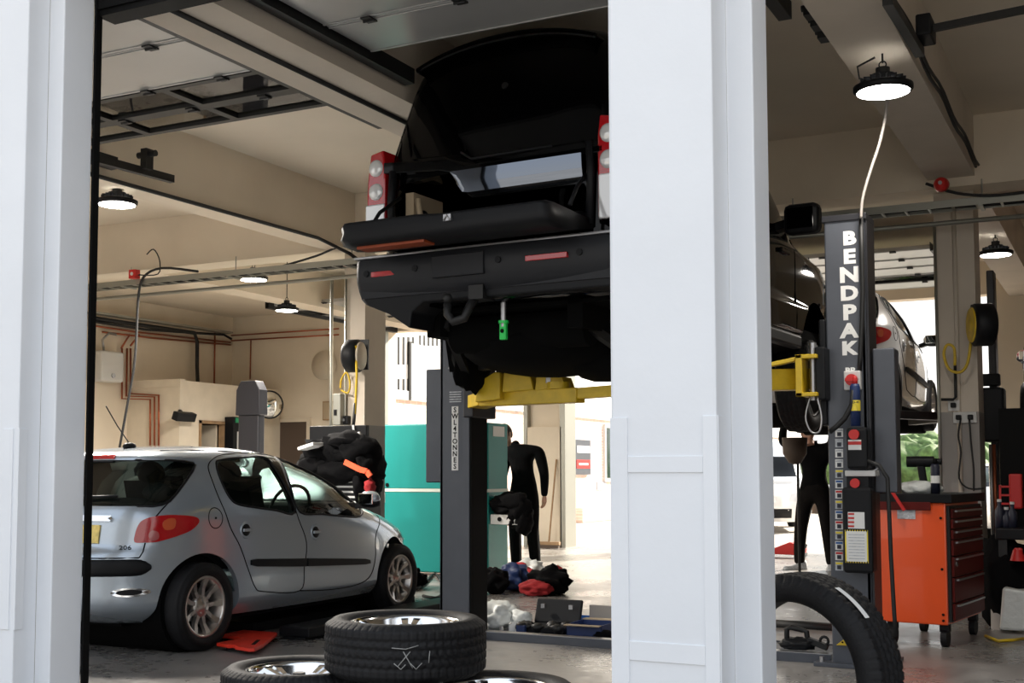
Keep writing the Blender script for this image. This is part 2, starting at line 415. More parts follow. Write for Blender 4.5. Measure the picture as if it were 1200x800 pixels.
# ------------------------------------------------------------------ overhead sectional doors
def sectional(n, x0, x1, y0, z, panels, label):
    """door parked under the ceiling; panels = list of (depth, rows of glazing) from the opening inwards"""
    root = bpy.data.objects.new('door_%d' % n, None); C.objects.link(root); root.location = ((x0 + x1) / 2, y0, z); root['kind'] = 'structure'
    ORI[root.name] = Vector(root.location)
    y = y0
    for d, cols in panels:
        if not cols:
            b = MB(); b.box(x0, x1, y + .004, y + d - .004, z, z + .04)
            b.box(x0, x1, y + .02, y + .035, z - .006, z); b.box(x0, x1, y + d - .035, y + d - .02, z - .006, z)
            b.build('door_panel', 'door_grey', root, bevel=.004)
        else:
            b = MB(); b.box(x0, x1, y, y + .05, z - .005, z + .045); b.box(x0, x1, y + d - .05, y + d, z - .005, z + .045)
            w = (x1 - x0) / cols
            for i in range(cols + 1):
                xx = x0 + i * w; b.box(max(x0, xx - .03), min(x1, xx + .03), y + .05, y + d - .05, z - .005, z + .045)
            fr = b.build('door_panel', 'dark_steel', root)
            g = MB(); g.box(x0 + .02, x1 - .02, y + .03, y + d - .03, z + .015, z + .022); g.build('glazing', 'door_glazing', fr)
        # hinges at the joint
        h = MB()
        for i in range(4):
            xx = x0 + (x1 - x0) * (i + .5) / 4; h.box(xx - .03, xx + .03, y - .04, y + .04, z - .016, z - .006); h.cyl((xx - .035, y, z - .018), (xx + .035, y, z - .018), .008, seg=8)
        h.build('hinge', 'dark_steel', root)
        y += d
    # tracks along both sides
    for xx in (x0 - .05, x1 + .05):
        t = MB(); t.box(xx - .035, xx + .035, y0 - .1, y + .5, z - .045, z - .035); t.box(xx - .035, xx - .028, y0 - .1, y + .5, z - .035, z + .05); t.box(xx + .028, xx + .035, y0 - .1, y + .5, z - .035, z + .05)
        t.build('track', 'dark_steel', root)
    return root
sectional(1, -6.88, -4.52, 4.55, 3.56, [(.62, 0), (.62, 0), (.42, 3), (.36, 3)], '')
sectional(2, -3.86, -1.62, 4.52, 3.62, [(.5, 0), (.5, 0), (.48, 0)], '')
sectional(3, -5.0, -1.9, 14.2, 3.62, [(.6, 0), (.6, 0), (.6, 0), (.6, 2), (.6, 0)], '')
sectional(6, -11.1, -8.7, 14.6, 3.62, [(.6, 0), (.6, 3), (.6, 0), (.6, 0), (.6, 0)], '')
# ------------------------------------------------------------------ vehicles
def slice_loop(w, yr, yf, nr, nf, nseg):
    ym = (yr + yf) / 2; raw = []
    K = 240
    for i in range(K):
        t = 2 * PI * i / K; c, s = math.cos(t), math.sin(t)
        n = nf if s > 0 else nr; L = (yf - ym) if s > 0 else (ym - yr)
        raw.append(Vector((w * math.copysign(abs(c) ** (2 / n), c), ym + L * math.copysign(abs(s) ** (2 / n), s))))
    raw.append(raw[0]); acc = [0.]
    for a, b in zip(raw[:-1], raw[1:]): acc.append(acc[-1] + (b - a).length)
    out = []; j = 0
    # equal steps inside every quarter, so that slices correspond
    for q in range(4):
        a0, a1 = acc[q * 60], acc[(q + 1) * 60]; m = nseg // 4
        for k in range(m):
            t = a0 + (a1 - a0) * k / m
            while acc[j + 1] < t: j += 1
            f = (t - acc[j]) / max(1e-9, acc[j + 1] - acc[j]); out.append(raw[j].lerp(raw[j + 1], f))
    return out
def body_solid(keys, zs, nseg=160, inset=None):
    vs = []; fs = []
    for z in zs:
        w, yr, yf, nr, nf = pchip(keys, z)
        if inset: w -= inset[0]; yr += inset[1]; yf = min(yf - inset[1], inset[2])
        vs += [(p.x, p.y, z) for p in slice_loop(w, yr, yf, nr, nf, nseg)]
    n = nseg
    for i in range(len(zs) - 1):
        for k in range(n): fs.append((i * n + k, i * n + (k + 1) % n, (i + 1) * n + (k + 1) % n, (i + 1) * n + k))
    fs += [list(range(n))[::-1], list(range((len(zs) - 1) * n, len(zs) * n))]
    me = bpy.data.meshes.new('body'); me.from_pydata(vs, [], fs); me.update()
    return me
def lin(a, b, n): return [a + (b - a) * i / (n - 1) for i in range(n)]
def bool_cut(me, cutters, mname):
    ob = bpy.data.objects.new('tmp', me); C.objects.link(ob); tmp = [ob]
    for cm in cutters:
        c = bpy.data.objects.new('cut', cm); C.objects.link(c); tmp.append(c)
        m = ob.modifiers.new('b', 'BOOLEAN'); m.operation = 'DIFFERENCE'; m.solver = 'EXACT'; m.object = c
    dg = bpy.context.evaluated_depsgraph_get(); dg.update()
    out = bpy.data.meshes.new_from_object(ob.evaluated_get(dg))
    for t in tmp: bpy.data.objects.remove(t)
    out.materials.clear(); out.materials.append(MATS[mname])
    out.polygons.foreach_set('material_index', [0] * len(out.polygons))
    out.polygons.foreach_set('use_smooth', [True] * len(out.polygons)); out.set_sharp_from_angle(angle=R(32))
    return out
def cutter(mb): return mb.mesh('cut', 'black')
def smooth_poly(poly, n=4, closed=True):
    """Catmull-Rom through the points"""
    P = [Vector(p) for p in poly]; N = len(P); out = []
    for i in range(N if closed else N - 1):
        g = (lambda k: P[k % N]) if closed else (lambda k: P[max(0, min(N - 1, k))])
        a, b, c, d = g(i - 1), g(i), g(i + 1), g(i + 2)
        for k in range(n):
            t = k / n; out.append(.5 * ((2 * b) + (c - a) * t + (2 * a - 5 * b + 4 * c - d) * t * t + (3 * b - a - 3 * c + d) * t ** 3))
    if not closed: out.append(P[-1])
    return out
def caster(bvh, axis, sign):
    """(u, v) -> point and normal on the body, looked at along an axis from the side sign"""
    def f(u, v):
        if axis == 0: o = Vector((sign * 5, u, v)); d = Vector((-sign, 0, 0))
        elif axis == 1: o = Vector((u, sign * 8 + 2, v)); d = Vector((0, -sign, 0))
        else: o = Vector((u, v, 6)); d = Vector((0, 0, -1))
        h = bvh.ray_cast(o, d)
        if h[0] is None:
            p = (Vector((0, u, v)), Vector((u, 0, v)), Vector((u, v, 0)))[axis]
            p[axis] = sign * .8 if axis == 0 else (0 if axis == 1 and sign < 0 else 3.8 if axis == 1 else 1.4)
            h = bvh.find_nearest(p)
        nrm = h[1]
        if nrm.dot(d) > 0: nrm = -nrm
        return h[0], nrm
    return f
def patch(mb, cast, poly, off=.003, thick=.012, step=.05, domed=0.):
    """a panel following the body: outline poly (u, v), lifted by off, with an edge going thick inwards"""
    bm = bmesh.new(); vs = [bm.verts.new((p[0], p[1], 0)) for p in poly]; bm.faces.new(vs)
    us = [p[0] for p in poly]; ws = [p[1] for p in poly]
    for ax, lo, hi in ((0, min(us), max(us)), (1, min(ws), max(ws))):
        n = max(1, int((hi - lo) / step))
        for i in range(1, n + 1):
            co = [0, 0, 0]; co[ax] = lo + (hi - lo) * i / (n + 1); no = [0, 0, 0]; no[ax] = 1
            bmesh.ops.bisect_plane(bm, geom=bm.verts[:] + bm.edges[:] + bm.faces[:], plane_co=co, plane_no=no)
    bmesh.ops.triangulate(bm, faces=[f for f in bm.faces if len(f.verts) > 4])
    bm.verts.index_update()
    outer = []; inner = {}
    bnd = {v for e in bm.edges if e.is_boundary for v in e.verts}
    V = []
    for v in bm.verts:
        p, n = cast(v.co.x, v.co.y); V.append(p + n * (off if v in bnd or not domed else off + domed))
    k = len(V)
    for v in bm.verts:
        if v in bnd:
            p, n = cast(v.co.x, v.co.y); inner[v.index] = k; V.append(p + n * (off - thick)); k += 1
    F = [[v.index for v in f.verts] for f in bm.faces]
    mb.add(V, F, True)
    mb.add(V, [(e.verts[0].index, e.verts[1].index, inner[e.verts[1].index], inner[e.verts[0].index]) for e in bm.edges if e.is_boundary], False)
    bm.free(); return mb
def seam(mb, cast, pts, r=.004, off=0., closed=False):
    P = [cast(p[0], p[1]) for p in pts]
    return mb.tube([p + n * off for p, n in P], r, 6, closed)
def mir(poly): return [(-p[0], p[1]) for p in poly]

# ---- tyres and rims (axis local z, outer face up, centre at the origin)
def tyre_mesh(mb, Ro, Ri, W, tread=True, nth=300):
    h = W / 2; prof = []
    # from inner bead over the tread to the other bead
    side = [(Ri, -h * .78), (Ri + .012, -h * .92), (Ri + (Ro - Ri) * .35, -h * 1.0), (Ri + (Ro - Ri) * .65, -h * 1.0), (Ro - .03, -h * .93), (Ro - .012, -h * .84)]
    tv = lin(-h * .78, h * .78, 27 if tread else 9)
    prof = side + [(Ro - .006 * abs(z / h) ** 2, z) for z in tv] + [(r, -z) for r, z in side[::-1]]
    ns, nt = len(side), len(tv); n = len(prof)
    vs = []; fs = []
    for i in range(nth):
        a = 2 * PI * i / nth
        for k, (r, z) in enumerate(prof):
            if tread and ns - 2 <= k < ns + nt + 2:
                u = (z / h + 1) / 2
                g = 0
                for gc in (.27, .42, .58, .73):
                    if abs(u - gc - .008 * math.sin(i * PI / 3)) < .02: g = 1
                ph = (i + (3 if u > .5 else 0)) % 6
                if not g and (u < .25 or u > .75) and ph == 0: g = .8
                if not g and .25 <= u <= .75 and (i + int(u * 14)) % 6 == 0: g = .7
                if k in (ns - 2, ns - 1, ns + nt, ns + nt + 1) and ph == 0: g = .6
                r -= .008 * g
            vs.append((r * math.cos(a), r * math.sin(a), z))
    for i in range(nth):
        j = (i + 1) % nth
        for k in range(n): l = (k + 1) % n; fs.append((i * n + k, j * n + k, j * n + l, i * n + l))
    o = len(mb.v); mb.add(vs, fs, not tread or True)
    return mb
def rim_mesh(mb, Ri, W, spokes=5, twin=True, dish=.02):
    h = W / 2
    mb.lathe([(Ri + .008, h * .80), (Ri + .006, h * .86), (Ri - .012, h * .86), (Ri - .018, h * .70), (Ri - .03, h * .3), (Ri - .045, -h * .2), (Ri - .04, -h * .8), (Ri + .004, -h * .86), (Ri + .004, -h * .76), (Ri - .012, -h * .7), (Ri - .012, h * .6)], seg=64, closed=True)
    zc = h * .55
    mb.lathe([(0, zc + .012), (.026, zc + .012), (.034, zc + .004), (.055, zc), (.075, zc - .01), (.08, zc - .05), (0, zc - .05)], seg=32)
    for s in range(spokes):
        for d in ((-.13, .13) if twin else (0,)):
            a = 2 * PI * s / spokes; a1 = a + d; a0 = a + d * .55
            p0 = Vector((.055 * math.cos(a0), .055 * math.sin(a0), zc - .012)); p1 = Vector(((Ri - .014) * math.cos(a1), (Ri - .014) * math.sin(a1), h * .70))
            dirn = (p1 - p0).normalized(); t = Vector((-math.sin(a), math.cos(a), 0))
            w0, w1 = (.017, .022) if twin else (.018, .026)
            vs = []
            for f, w, hh in ((0, w0, .03), (.5, w0 * .9, .026), (1, w1, .02)):
                c = p0.lerp(p1, f) + Vector((0, 0, -.012 * math.sin(f * PI) + .006))
                vs += [c - t * w - Vector((0, 0, hh)), c - t * w * .8, c + t * w * .8, c + t * w - Vector((0, 0, hh))]
            fs = []
            for q in (0, 1):
                for k in range(4): fs.append((q * 4 + k, q * 4 + (k + 1) % 4, q * 4 + 4 + (k + 1) % 4, q * 4 + 4 + k))
            fs += [(3, 2, 1, 0), (8, 9, 10, 11)]
            mb.add(vs, fs, False)
    for k in range(5):
        a = 2 * PI * (k + .5) / 5; mb.cyl((.045 * math.cos(a), .045 * math.sin(a), zc - .01), (.045 * math.cos(a), .045 * math.sin(a), zc + .006), .008, seg=6)
    return mb

# ---- the small hatchback, local frame: x across, y from rear bumper forwards, z up
HK = [  # z, half width, rear y, front y, rear exponent, front exponent
    (.20, .70, .22, 3.62, 3.6, 3.0), (.26, .755, .09, 3.72, 3.6, 3.0), (.31, .775, .02, 3.77, 3.6, 2.9), (.36, .78, .004, 3.79, 3.6, 2.8), (.46, .788, 0, 3.83, 3.5, 2.7),
    (.60, .790, .0, 3.82, 3.5, 2.7), (.655, .788, .03, 3.77, 3.6, 2.7), (.70, .787, .085, 3.68, 3.8, 2.7), (.78, .783, .10, 3.48, 3.8, 2.7), (.86, .776, .115, 3.20, 3.8, 2.7),
    (.915, .762, .14, 2.98, 3.8, 2.8), (.96, .745, .17, 2.88, 3.8, 2.9), (1.06, .70, .25, 2.68, 3.8, 3.0), (1.16, .64, .335, 2.42, 3.8, 3.0),
    (1.215, .607, .385, 2.22, 3.8, 3.0), (1.265, .575, .405, 2.04, 4.0, 3.0), (1.295, .54, .46, 1.90, 3.8, 3.0), (1.325, .46, .66, 1.70, 3.4, 3.0), (1.345, .33, .9, 1.5, 3.0, 2.8), (1.355, .17, 1.1, 1.35, 2.6, 2.4)]
WX, WR, WF, RW = -6.15, .68, 3.12, .288
CAR_LOC = Vector((WX, 5.72, 0))
def hatchback(paint, label, cat='car'):
    zs = lin(.20, .34, 8)[:-1] + lin(.34, .74, 18)[:-1] + lin(.74, 1.0, 22)[:-1] + lin(1.0, 1.26, 18)[:-1] + lin(1.26, 1.355, 13)
    solid = body_solid(HK, zs)
    bvh = BVHTree.FromPolygons([v.co.copy() for v in solid.vertices], [list(p.vertices) for p in solid.polygons])
    S = {1: caster(bvh, 0, 1), -1: caster(bvh, 0, -1)}; RE = caster(bvh, 1, -1); FR = caster(bvh, 1, 1); TOP = caster(bvh, 2, 1)
    def pix(x, y):
        o = Vector((0, 0, EYE)) - CAR_LOC; h = bvh.ray_cast(o, ray(x, y))
        return h[0]
    def side(pts):
        out = []
        for x, y in pts:
            h = pix(x, y)
            if h is None: h = at(x, y, X=WX + .6) - CAR_LOC
            out.append((h.y, h.z))
        return out
    c4 = lambda L: [(80 + a * .35, 500 + b_ * .35) for a, b_ in L]
    cB = lambda L: [(230 + a * .2627, 510 + b_ * .2627) for a, b_ in L]
    cA = lambda L: [(90 + a * .2249, 500 + b_ * .2249) for a, b_ in L]
    rdg = side(cB([(88, 128), (112, 108), (200, 99), (300, 97), (345, 140), (395, 220), (438, 345), (360, 335), (270, 322), (190, 308), (150, 280), (115, 215)]))
    fdg = side(c4([(704, 110), (750, 106), (800, 122), (850, 148), (905, 190), (955, 240), (972, 262), (976, 300), (900, 297), (850, 292), (775, 285), (745, 205)]))
    rr_ = [pix(*p) for p in cA([(320, 172), (480, 173), (560, 179), (608, 188), (617, 198), (603, 232), (563, 290), (522, 345), (484, 388), (440, 407), (395, 414), (320, 413)])]
    rr_ = [(p.x, p.z) for p in rr_ if p is not None and p.x > .02]
    rearg = rr_ + [(-x, z) for x, z in rr_[::-1]]
    wind = [(-.60, .955), (-.3, .935), (0, .93), (.3, .935), (.60, .955), (.52, 1.13), (.42, 1.262), (.2, 1.285), (0, 1.292), (-.2, 1.285), (-.42, 1.262), (-.52, 1.13)]
    rd, fd = smooth_poly(rdg), smooth_poly(fdg)
    rg, wg = [Vector(p) for p in rearg], smooth_poly(wind, 3)
    cuts = [body_solid(HK, lin(.36, 1.31, 34), 96, inset=(.05, .07, 2.75))]
    for yy in (WR, WF):
        m = MB(); m.cyl((-.9, yy, .30), (-.50, yy, .30), .335, seg=56); m.cyl((.50, yy, .30), (.9, yy, .30), .335, seg=56); cuts.append(cutter(m))
    for pl_ in (rd, fd):
        m = MB(); m.prism([tuple(p) for p in pl_], 0, -1, 1); cuts.append(cutter(m))
    m = MB(); m.prism([tuple(p) for p in rg], 1, -.2, 1.0); cuts.append(cutter(m))
    m = MB(); m.prism([tuple(p) for p in wg], 1, 1.9, 4); cuts.append(cutter(m))
    root = thing('hatchback_car', label, cat, (0, 0, 0), world=False)
    me = bool_cut(solid, cuts, paint)
    bo = bpy.data.objects.new('body', me); C.objects.link(bo); bo.parent = root
    def P(mb, name, m, parent=root, bevel=0): return mb.build(name, m, parent, bevel, world=False)
    # glass and seals
    for poly, casts, nm in ((rd, (S[1], S[-1]), 'side_window'), (fd, (S[1], S[-1]), 'side_window')):
        for cst in casts:
            g = MB(); patch(g, cst, poly, -.006, .004); w = P(g, nm, 'car_glass')
            s_ = MB(); seam(s_, cst, poly, .008, .0, True); P(s_, 'seal', 'black_plastic', w)
    g = MB(); patch(g, RE, rg, -.004, .004); w = P(g, 'rear_window', 'car_glass'); s_ = MB(); seam(s_, RE, rg, .009, 0, True)
    P(s_, 'seal', 'black_plastic', w)
    # wiper
    wi = MB(); q = [RE(x, z) for x, z in ((.02, .975), (-.12, 1.0), (-.30, 1.02), (-.48, 1.03))]
    wi.tube([p + n * .028 for p, n in q], .011, 8); p, n = q[0]; wi.cyl(p - n * .01, p + n * .04, .03, seg=16)
    q2 = [RE(x, z) for x, z in ((.40, 1.0), (.2, .995), (0, .992), (-.2, .998), (-.42, 1.03))]; wi.tube([p + n * .018 for p, n in q2], .010, 6)
    P(wi, 'wiper', 'black_plastic')
    g = MB(); patch(g, FR, wg, -.004, .004); w = P(g, 'windscreen', 'car_glass'); s_ = MB(); seam(s_, FR, wg, .009, 0, True); P(s_, 'seal', 'black_plastic', w)
    # pillars between the windows, black
    for sg in (1, -1):
        b = MB(); a = max(p[0] for p in rdg if p[1] < .93); pp = side(cB([(305, 97), (350, 103), (400, 200), (448, 345), (440, 347), (396, 222), (346, 142)]))
        patch(b, S[sg], pp, .002, .02); P(b, 'door_pillar', 'black_gloss')
    # door seams
    d_r = side(c4([(640, 88), (560, 88), (500, 98), (470, 125), (478, 170), (505, 240), (540, 330), (575, 400), (600, 470), (625, 535), (655, 551), (775, 548), (790, 470), (797, 385), (765, 290), (740, 205)]))
    d_f = side(c4([(640, 88), (760, 105), (860, 150), (950, 220), (1018, 285), (1030, 360), (1028, 440), (1010, 500), (960, 530), (870, 545), (775, 548)]))
    for sg in (1, -1):
        s_ = MB(); seam(s_, S[sg], smooth_poly(d_r, 5, False), .0045); seam(s_, S[sg], smooth_poly(d_f, 5, False), .0045); P(s_, 'door_seam', 'black')
    # black rubbing strips on the doors
    for sg in (1, -1):
        for pts in ([(610, 446), (628, 442), (793, 440), (793, 467), (628, 467), (610, 462)], [(799, 440), (990, 441), (1006, 445), (1008, 456), (990, 460), (799, 466)]):
            b = MB(); patch(b, S[sg], side(c4(pts)), .016, .02, .1); P(b, 'rubbing_strip', 'black_plastic')
    # handles
    for sg in (1, -1):
        for px, py in ((595, 345), (828, 352)):
            y, z = side(c4([(px, py)]))[0]; p, n = S[sg](y, z)
            h = MB(); q = n.to_track_quat('Z', 'Y').to_matrix().to_4x4(); h.lathe([(0, .002), (.045, .003), (.056, .010), (.060, .002), (.058, -.01)], Matrix.Translation(p) @ q, 28)
            ho = P(h, 'door_handle', 'silver_paint'); hb = MB(); hb.lathe([(0, .004), (.040, .0045), (.044, .0)], Matrix.Translation(p) @ q, 24); P(hb, 'handle_recess', 'black_plastic', ho)
            hb = MB(); hb.cbox(p + n * .014, (.014, .085, .022)); P(hb, 'handle_grip', paint, ho, .004)
    # fuel cap
    y, z = side(c4([(494, 305)]))[0]; p, n = S[1](y, z); s_ = MB()
    s_.tube([S[1](y + .062 * math.cos(t), z + .068 * math.sin(t))[0] for t in lin(0, 2 * PI, 25)[:-1]], .0035, 6, True); f = P(s_, 'fuel_flap', 'black')
    s_ = MB(); s_.cyl(p - n * .004, p + n * .003, .008, seg=12); P(s_, 'flap_lock', 'black', f)
    # tail lamps: wrap from the hatch round the corner (outline as seen from behind and from the side)
    lamp_px = cA([(300, 600), (303, 560), (318, 515), (345, 485), (400, 468), (480, 460), (560, 462), (618, 470), (635, 487), (625, 510), (590, 540), (540, 562), (470, 585), (410, 600), (350, 603)])
    def cam_cast(u, v):
        h = bvh.ray_cast(Vector((0, 0, EYE)) - CAR_LOC, ray(u, v)); n = h[1]
        if n.dot(ray(u, v)) > 0: n = -n
        return h[0], n
    for k in (1, -1):
        for nm, pts, mm, off in (('tail_lamp', lamp_px, 'red_light', .008), ('indicator', cA([(335, 565), (342, 525), (370, 500), (410, 515), (415, 585), (380, 592), (345, 590)]), 'red_light', .011), ('reversing_lamp', cA([(372, 560), (390, 540), (420, 548), (425, 575), (410, 590), (380, 588)]), 'lamp_smoke', .0125), ('amber_lamp', cA([(445, 500), (470, 480), (505, 478), (512, 500), (500, 530), (455, 535)]), 'amber', .0125)):
            if nm == 'indicator': continue
            b = MB(); patch(b, cam_cast, [tuple(p) for p in smooth_poly(pts, 3)], off, .02, 4.)
            if k < 0: b.v = [Vector((-v.x, v.y, v.z)) for v in b.v]
            if nm == 'tail_lamp': tl = P(b, nm, mm)
            else: P(b, nm, mm, tl)
    # hatch seam
    hs = [pix(*p) for p in cA([(480, 392), (440, 435), (412, 468)])] + [pix(*p) for p in cA([(356, 605), (345, 650), (325, 682)])]
    for k in (1, -1):
        s_ = MB(); L1 = [Vector((k * p.x, p.y, p.z)) for p in hs]
        s_.tube(L1[:3], .0045, 6); s_.tube(L1[3:], .0045, 6); P(s_, 'hatch_seam', 'black')
    s_ = MB(); zz = hs[-1].z; s_.tube([RE(x, zz)[0] for x in lin(-hs[-1].x, hs[-1].x, 15)], .005, 6); P(s_, 'hatch_seam', 'black')
    # high brake light
    b = MB(); patch(b, RE, [(-.05, 1.250), (.20, 1.250), (.205, 1.262), (.20, 1.274), (-.05, 1.274), (-.055, 1.262)], .010, .03); P(b, 'brake_light', 'red_light')
    b = MB(); patch(b, RE, [(-.04, 1.232), (.20, 1.232), (.20, 1.243), (-.04, 1.243)], .006, .02); P(b, 'spoiler_slot', 'black_plastic')
    # bumper strip wrapping the corner
    strip_px = cA([(30, 690), (200, 688), (330, 684), (430, 682), (500, 690), (545, 712), (556, 735), (545, 758), (490, 772), (400, 776), (200, 765), (30, 755)])
    zt = pix(*cA([(400, 684)])[0]).z; zb = pix(*cA([(400, 775)])[0]).z
    b = MB()
    loop = []
    for t in lin(0, 1, 60):
        # follow the slice outline at strip height from the left side round the back to the right
        pass
    for zc, hh in (((zt + zb) / 2, (zt - zb) / 2),):
        ring = []
        rows = [(-1., -.004), (-.86, .010), (-.4, .017), (.4, .017), (.86, .010), (1., -.004)]
        y_end = 0.30
        vs = []; cols = 0
        base = [slice_loop(*pchip(HK, zc + hh * r_[0]), 320) for r_ in rows]
        idx = [i for i in range(320) if base[2][i].y < y_end]
        idx = sorted(idx)
        for i in idx:
            t_end = min(1, max(0, (y_end - base[2][i].y) / .10)); shrink = math.sqrt(max(.05, 1 - (1 - t_end) ** 2))
            for (r_, o_), bl in zip(rows, base):
                z_ = zc + hh * r_ * shrink; sl = slice_loop(*pchip(HK, z_), 320)[i] if False else bl[i]
                ym = 1.9; d = Vector((sl.x / .79 * .9, -max(0, .35 - sl.y) * 2.2)); d = d.normalized() if abs(sl.x) > .6 else Vector((sl.x * .2, -1)).normalized()
                vs.append((sl.x + d.x * o_, sl.y + d.y * o_, z_))
            cols += 1
        n = len(rows); fs = []
        for i in range(cols - 1):
            for k in range(n - 1): fs.append((i * n + k, (i + 1) * n + k, (i + 1) * n + k + 1, i * n + k + 1))
        b.add(vs, fs, True)
    P(b, 'bumper_strip', 'black_plastic')
    # fog lamp reflector in the bumper
    fp = pix(*c4([(200, 555)])[0])
    for k in (1, -1):
        b = MB(); patch(b, RE, [(k * fp.x + .075 * math.cos(t), fp.z + .028 * math.sin(t)) for t in lin(0, 2 * PI, 21)[:-1]], .004, .01); f = P(b, 'fog_lamp', 'chrome')
        b = MB(); patch(b, RE, [(k * fp.x + .05 * math.cos(t), fp.z + .018 * math.sin(t)) for t in lin(0, 2 * PI, 17)[:-1]], .007, .006); P(b, 'lens', 'black_plastic', f)
    # plate, plate handle, badge
    pz = pix(*cA([(100, 590)])[0]); 
    b = MB(); patch(b, RE, [(-.16, .715), (.36, .715), (.36, .83), (-.16, .83)], .012, .02); P(b, 'number_plate', 'yellow_plate', root, .003)
    b = MB(); patch(b, RE, [(-.20, .852), (.42, .852), (.435, .868), (.42, .884), (-.20, .884), (-.215, .868)], .022, .03); P(b, 'hatch_handle', 'chrome')
    b = MB(); p, n = cam_cast(*cA([(252, 632)])[0]); xa_ = Vector((0, 0, 1)).cross(n).normalized(); b.text('206', .042, MAT(p + n * .004, xa_, n.cross(xa_)), .002, sx=1.25); P(b, 'badge', 'dark_steel')
    # mirrors
    for k in (1, -1):
        y, z = 2.50, .93
        h = MB(); h.blob((k * .85, y, z + .03), (.092, .06, .062), 3, .04, 3); mo = P(h, 'door_mirror', 'silver_paint' if k > 0 else paint)
        h = MB(); h.beam((k * .72, y + .03, z - .03), (k * .82, y, z), .06, .04); P(h, 'mirror_arm', 'black_plastic', mo)
        h = MB(); h.cbox((k * .85, y - .056, z + .03), (.13, .01, .085)); P(h, 'mirror_glass', 'mirror', mo, .01)
        h = MB(); h.blob((k * .85, y + .005, z + .0), (.094, .063, .042), 5, .03, 3); P(h, 'mirror_base', 'black_plastic', mo)
    # side indicator, headlamps
    for k in (1, -1):
        y, z = side(c4([(1068, 398)]))[0]; p, n = S[k](y, z); h = MB(); h.cyl(p - n * .003, p + n * .008, .018, seg=14); P(h, 'side_repeater', 'clear_lamp')
        h = MB(); patch(h, FR, [(k * .35, .68), (k * .62, .69), (k * .66, .62), (k * .40, .56)], .004, .01); P(h, 'headlamp', 'clear_lamp')
    # roof aerial and roof rails
    h = MB(); p, n = TOP(-.0, .75); h.blob((p.x, p.y, p.z + .012), (.035, .06, .028), 1, .02, 2)
    h.tube([(p.x, p.y + .01, p.z + .02), (p.x - .0, p.y - .12, p.z + .15), (p.x, p.y - .23, p.z + .28)], .004, 6); P(h, 'aerial', 'black_plastic')
    for k in (1, -1):
        h = MB(); seam(h, TOP, [(k * x, y) for x, y in ((.40, .62), (.475, .85), (.50, 1.2), (.50, 1.55), (.475, 1.9))], .006); P(h, 'roof_moulding', 'black_plastic')
    # underside and wheel wells
    h = MB(); h.box(-.66, .66, .40, 3.4, .17, .34); h.box(-.40, .40, .28, .5, .18, .34)
    for yy in (WR, WF): h.cyl((-.66, yy, .30), (.66, yy, .30), .325, seg=32)
    P(h, 'underbody', 'black_matt')
    h = MB(); h.cyl((-.45, -.02, .17), (-.45, .3, .17), .025, seg=12); P(h, 'exhaust_pipe', 'steel')
    # interior
    h = MB()
    for x in (-.36, .36):
        h.cbox((x, 1.72, .62), (.48, .5, .22)); h.cbox((x, 1.45, .85), (.46, .14, .56), (R(14), 0, 0)); h.blob((x, 1.36, 1.155), (.13, .06, .10), 2, .05, 2)
    h.cbox((0, .95, .60), (1.15, .5, .2)); h.cbox((0, .68, .80), (1.15, .14, .36), (R(14), 0, 0))
    for x in (-.38, .38): h.blob((x, .62, 1.03), (.13, .05, .07), 2, .05, 2)
    P(h, 'seats', 'seat_fabric')
    h = MB(); h.box(-.66, .66, 2.25, 2.6, .6, .93); h.box(-.52, .52, .34, .7, .80, .84); P(h, 'dashboard', 'black_plastic', root, .03)
    h = MB(); cst = Matrix.Translation((.36, 2.12, .9)) @ Matrix.Rotation(R(65), 4, 'X')
    h.tube([cst @ Vector((.18 * math.cos(t), .18 * math.sin(t), 0)) for t in lin(0, 2 * PI, 25)[:-1]], .014, 8, True); h.beam(cst @ Vector((-.17, 0, 0)), cst @ Vector((.17, 0, 0)), .05, .02); P(h, 'steering_wheel', 'black_plastic')
    # wheels
    tm = MB(); tyre_mesh(tm, RW, .196, .175, False, 72); tme = tm.mesh('tyre', 'rubber')
    rm = MB(); rim_mesh(rm, .196, .17, 9, False); rme = rm.mesh('rim', 'alloy')
    for sx, yy in ((1, WR), (-1, WR), (1, WF), (-1, WF)):
        t = bpy.data.objects.new('wheel', tme); C.objects.link(t); t.parent = root
        t.matrix_local = Matrix.Translation((sx * .685, yy, RW)) @ Matrix.Rotation(sx * R(90), 4, 'Y')
        r = bpy.data.objects.new('rim', rme); C.objects.link(r); r.parent = t
        r.matrix_local = Matrix.Rotation(R(13), 4, 'Z')
        dk = MB(); dk.cyl((0, 0, -.03), (0, 0, .01), .12, seg=28); d = bpy.data.objects.new('brake_disc', dk.mesh('brake_disc', 'dark_steel')); C.objects.link(d); d.parent = t
    return root
car = hatchback('silver_paint', 'silver five-door hatchback with red tail lamp and yellow plate on low black ramps')
car.location = CAR_LOC
car2 = dup(car, (-2.72, 11.5, 1.63), (0, 0, 0), 'white hatchback raised high on the far lift above the working mechanic')
car3 = dup(car, (-.07, 11.05, 1.38), (0, 0, 0), 'dark maroon car raised on a lift at the right edge behind the column')
for c_, m_ in ((car2, 'white_car'), (car3, 'maroon_car')):
    for o in kids(c_):
        if o.type == 'MESH' and o.data.materials and o.data.materials[0].name == 'silver_paint':
            o.data = o.data.copy(); o.data.materials[0] = MATS[m_]
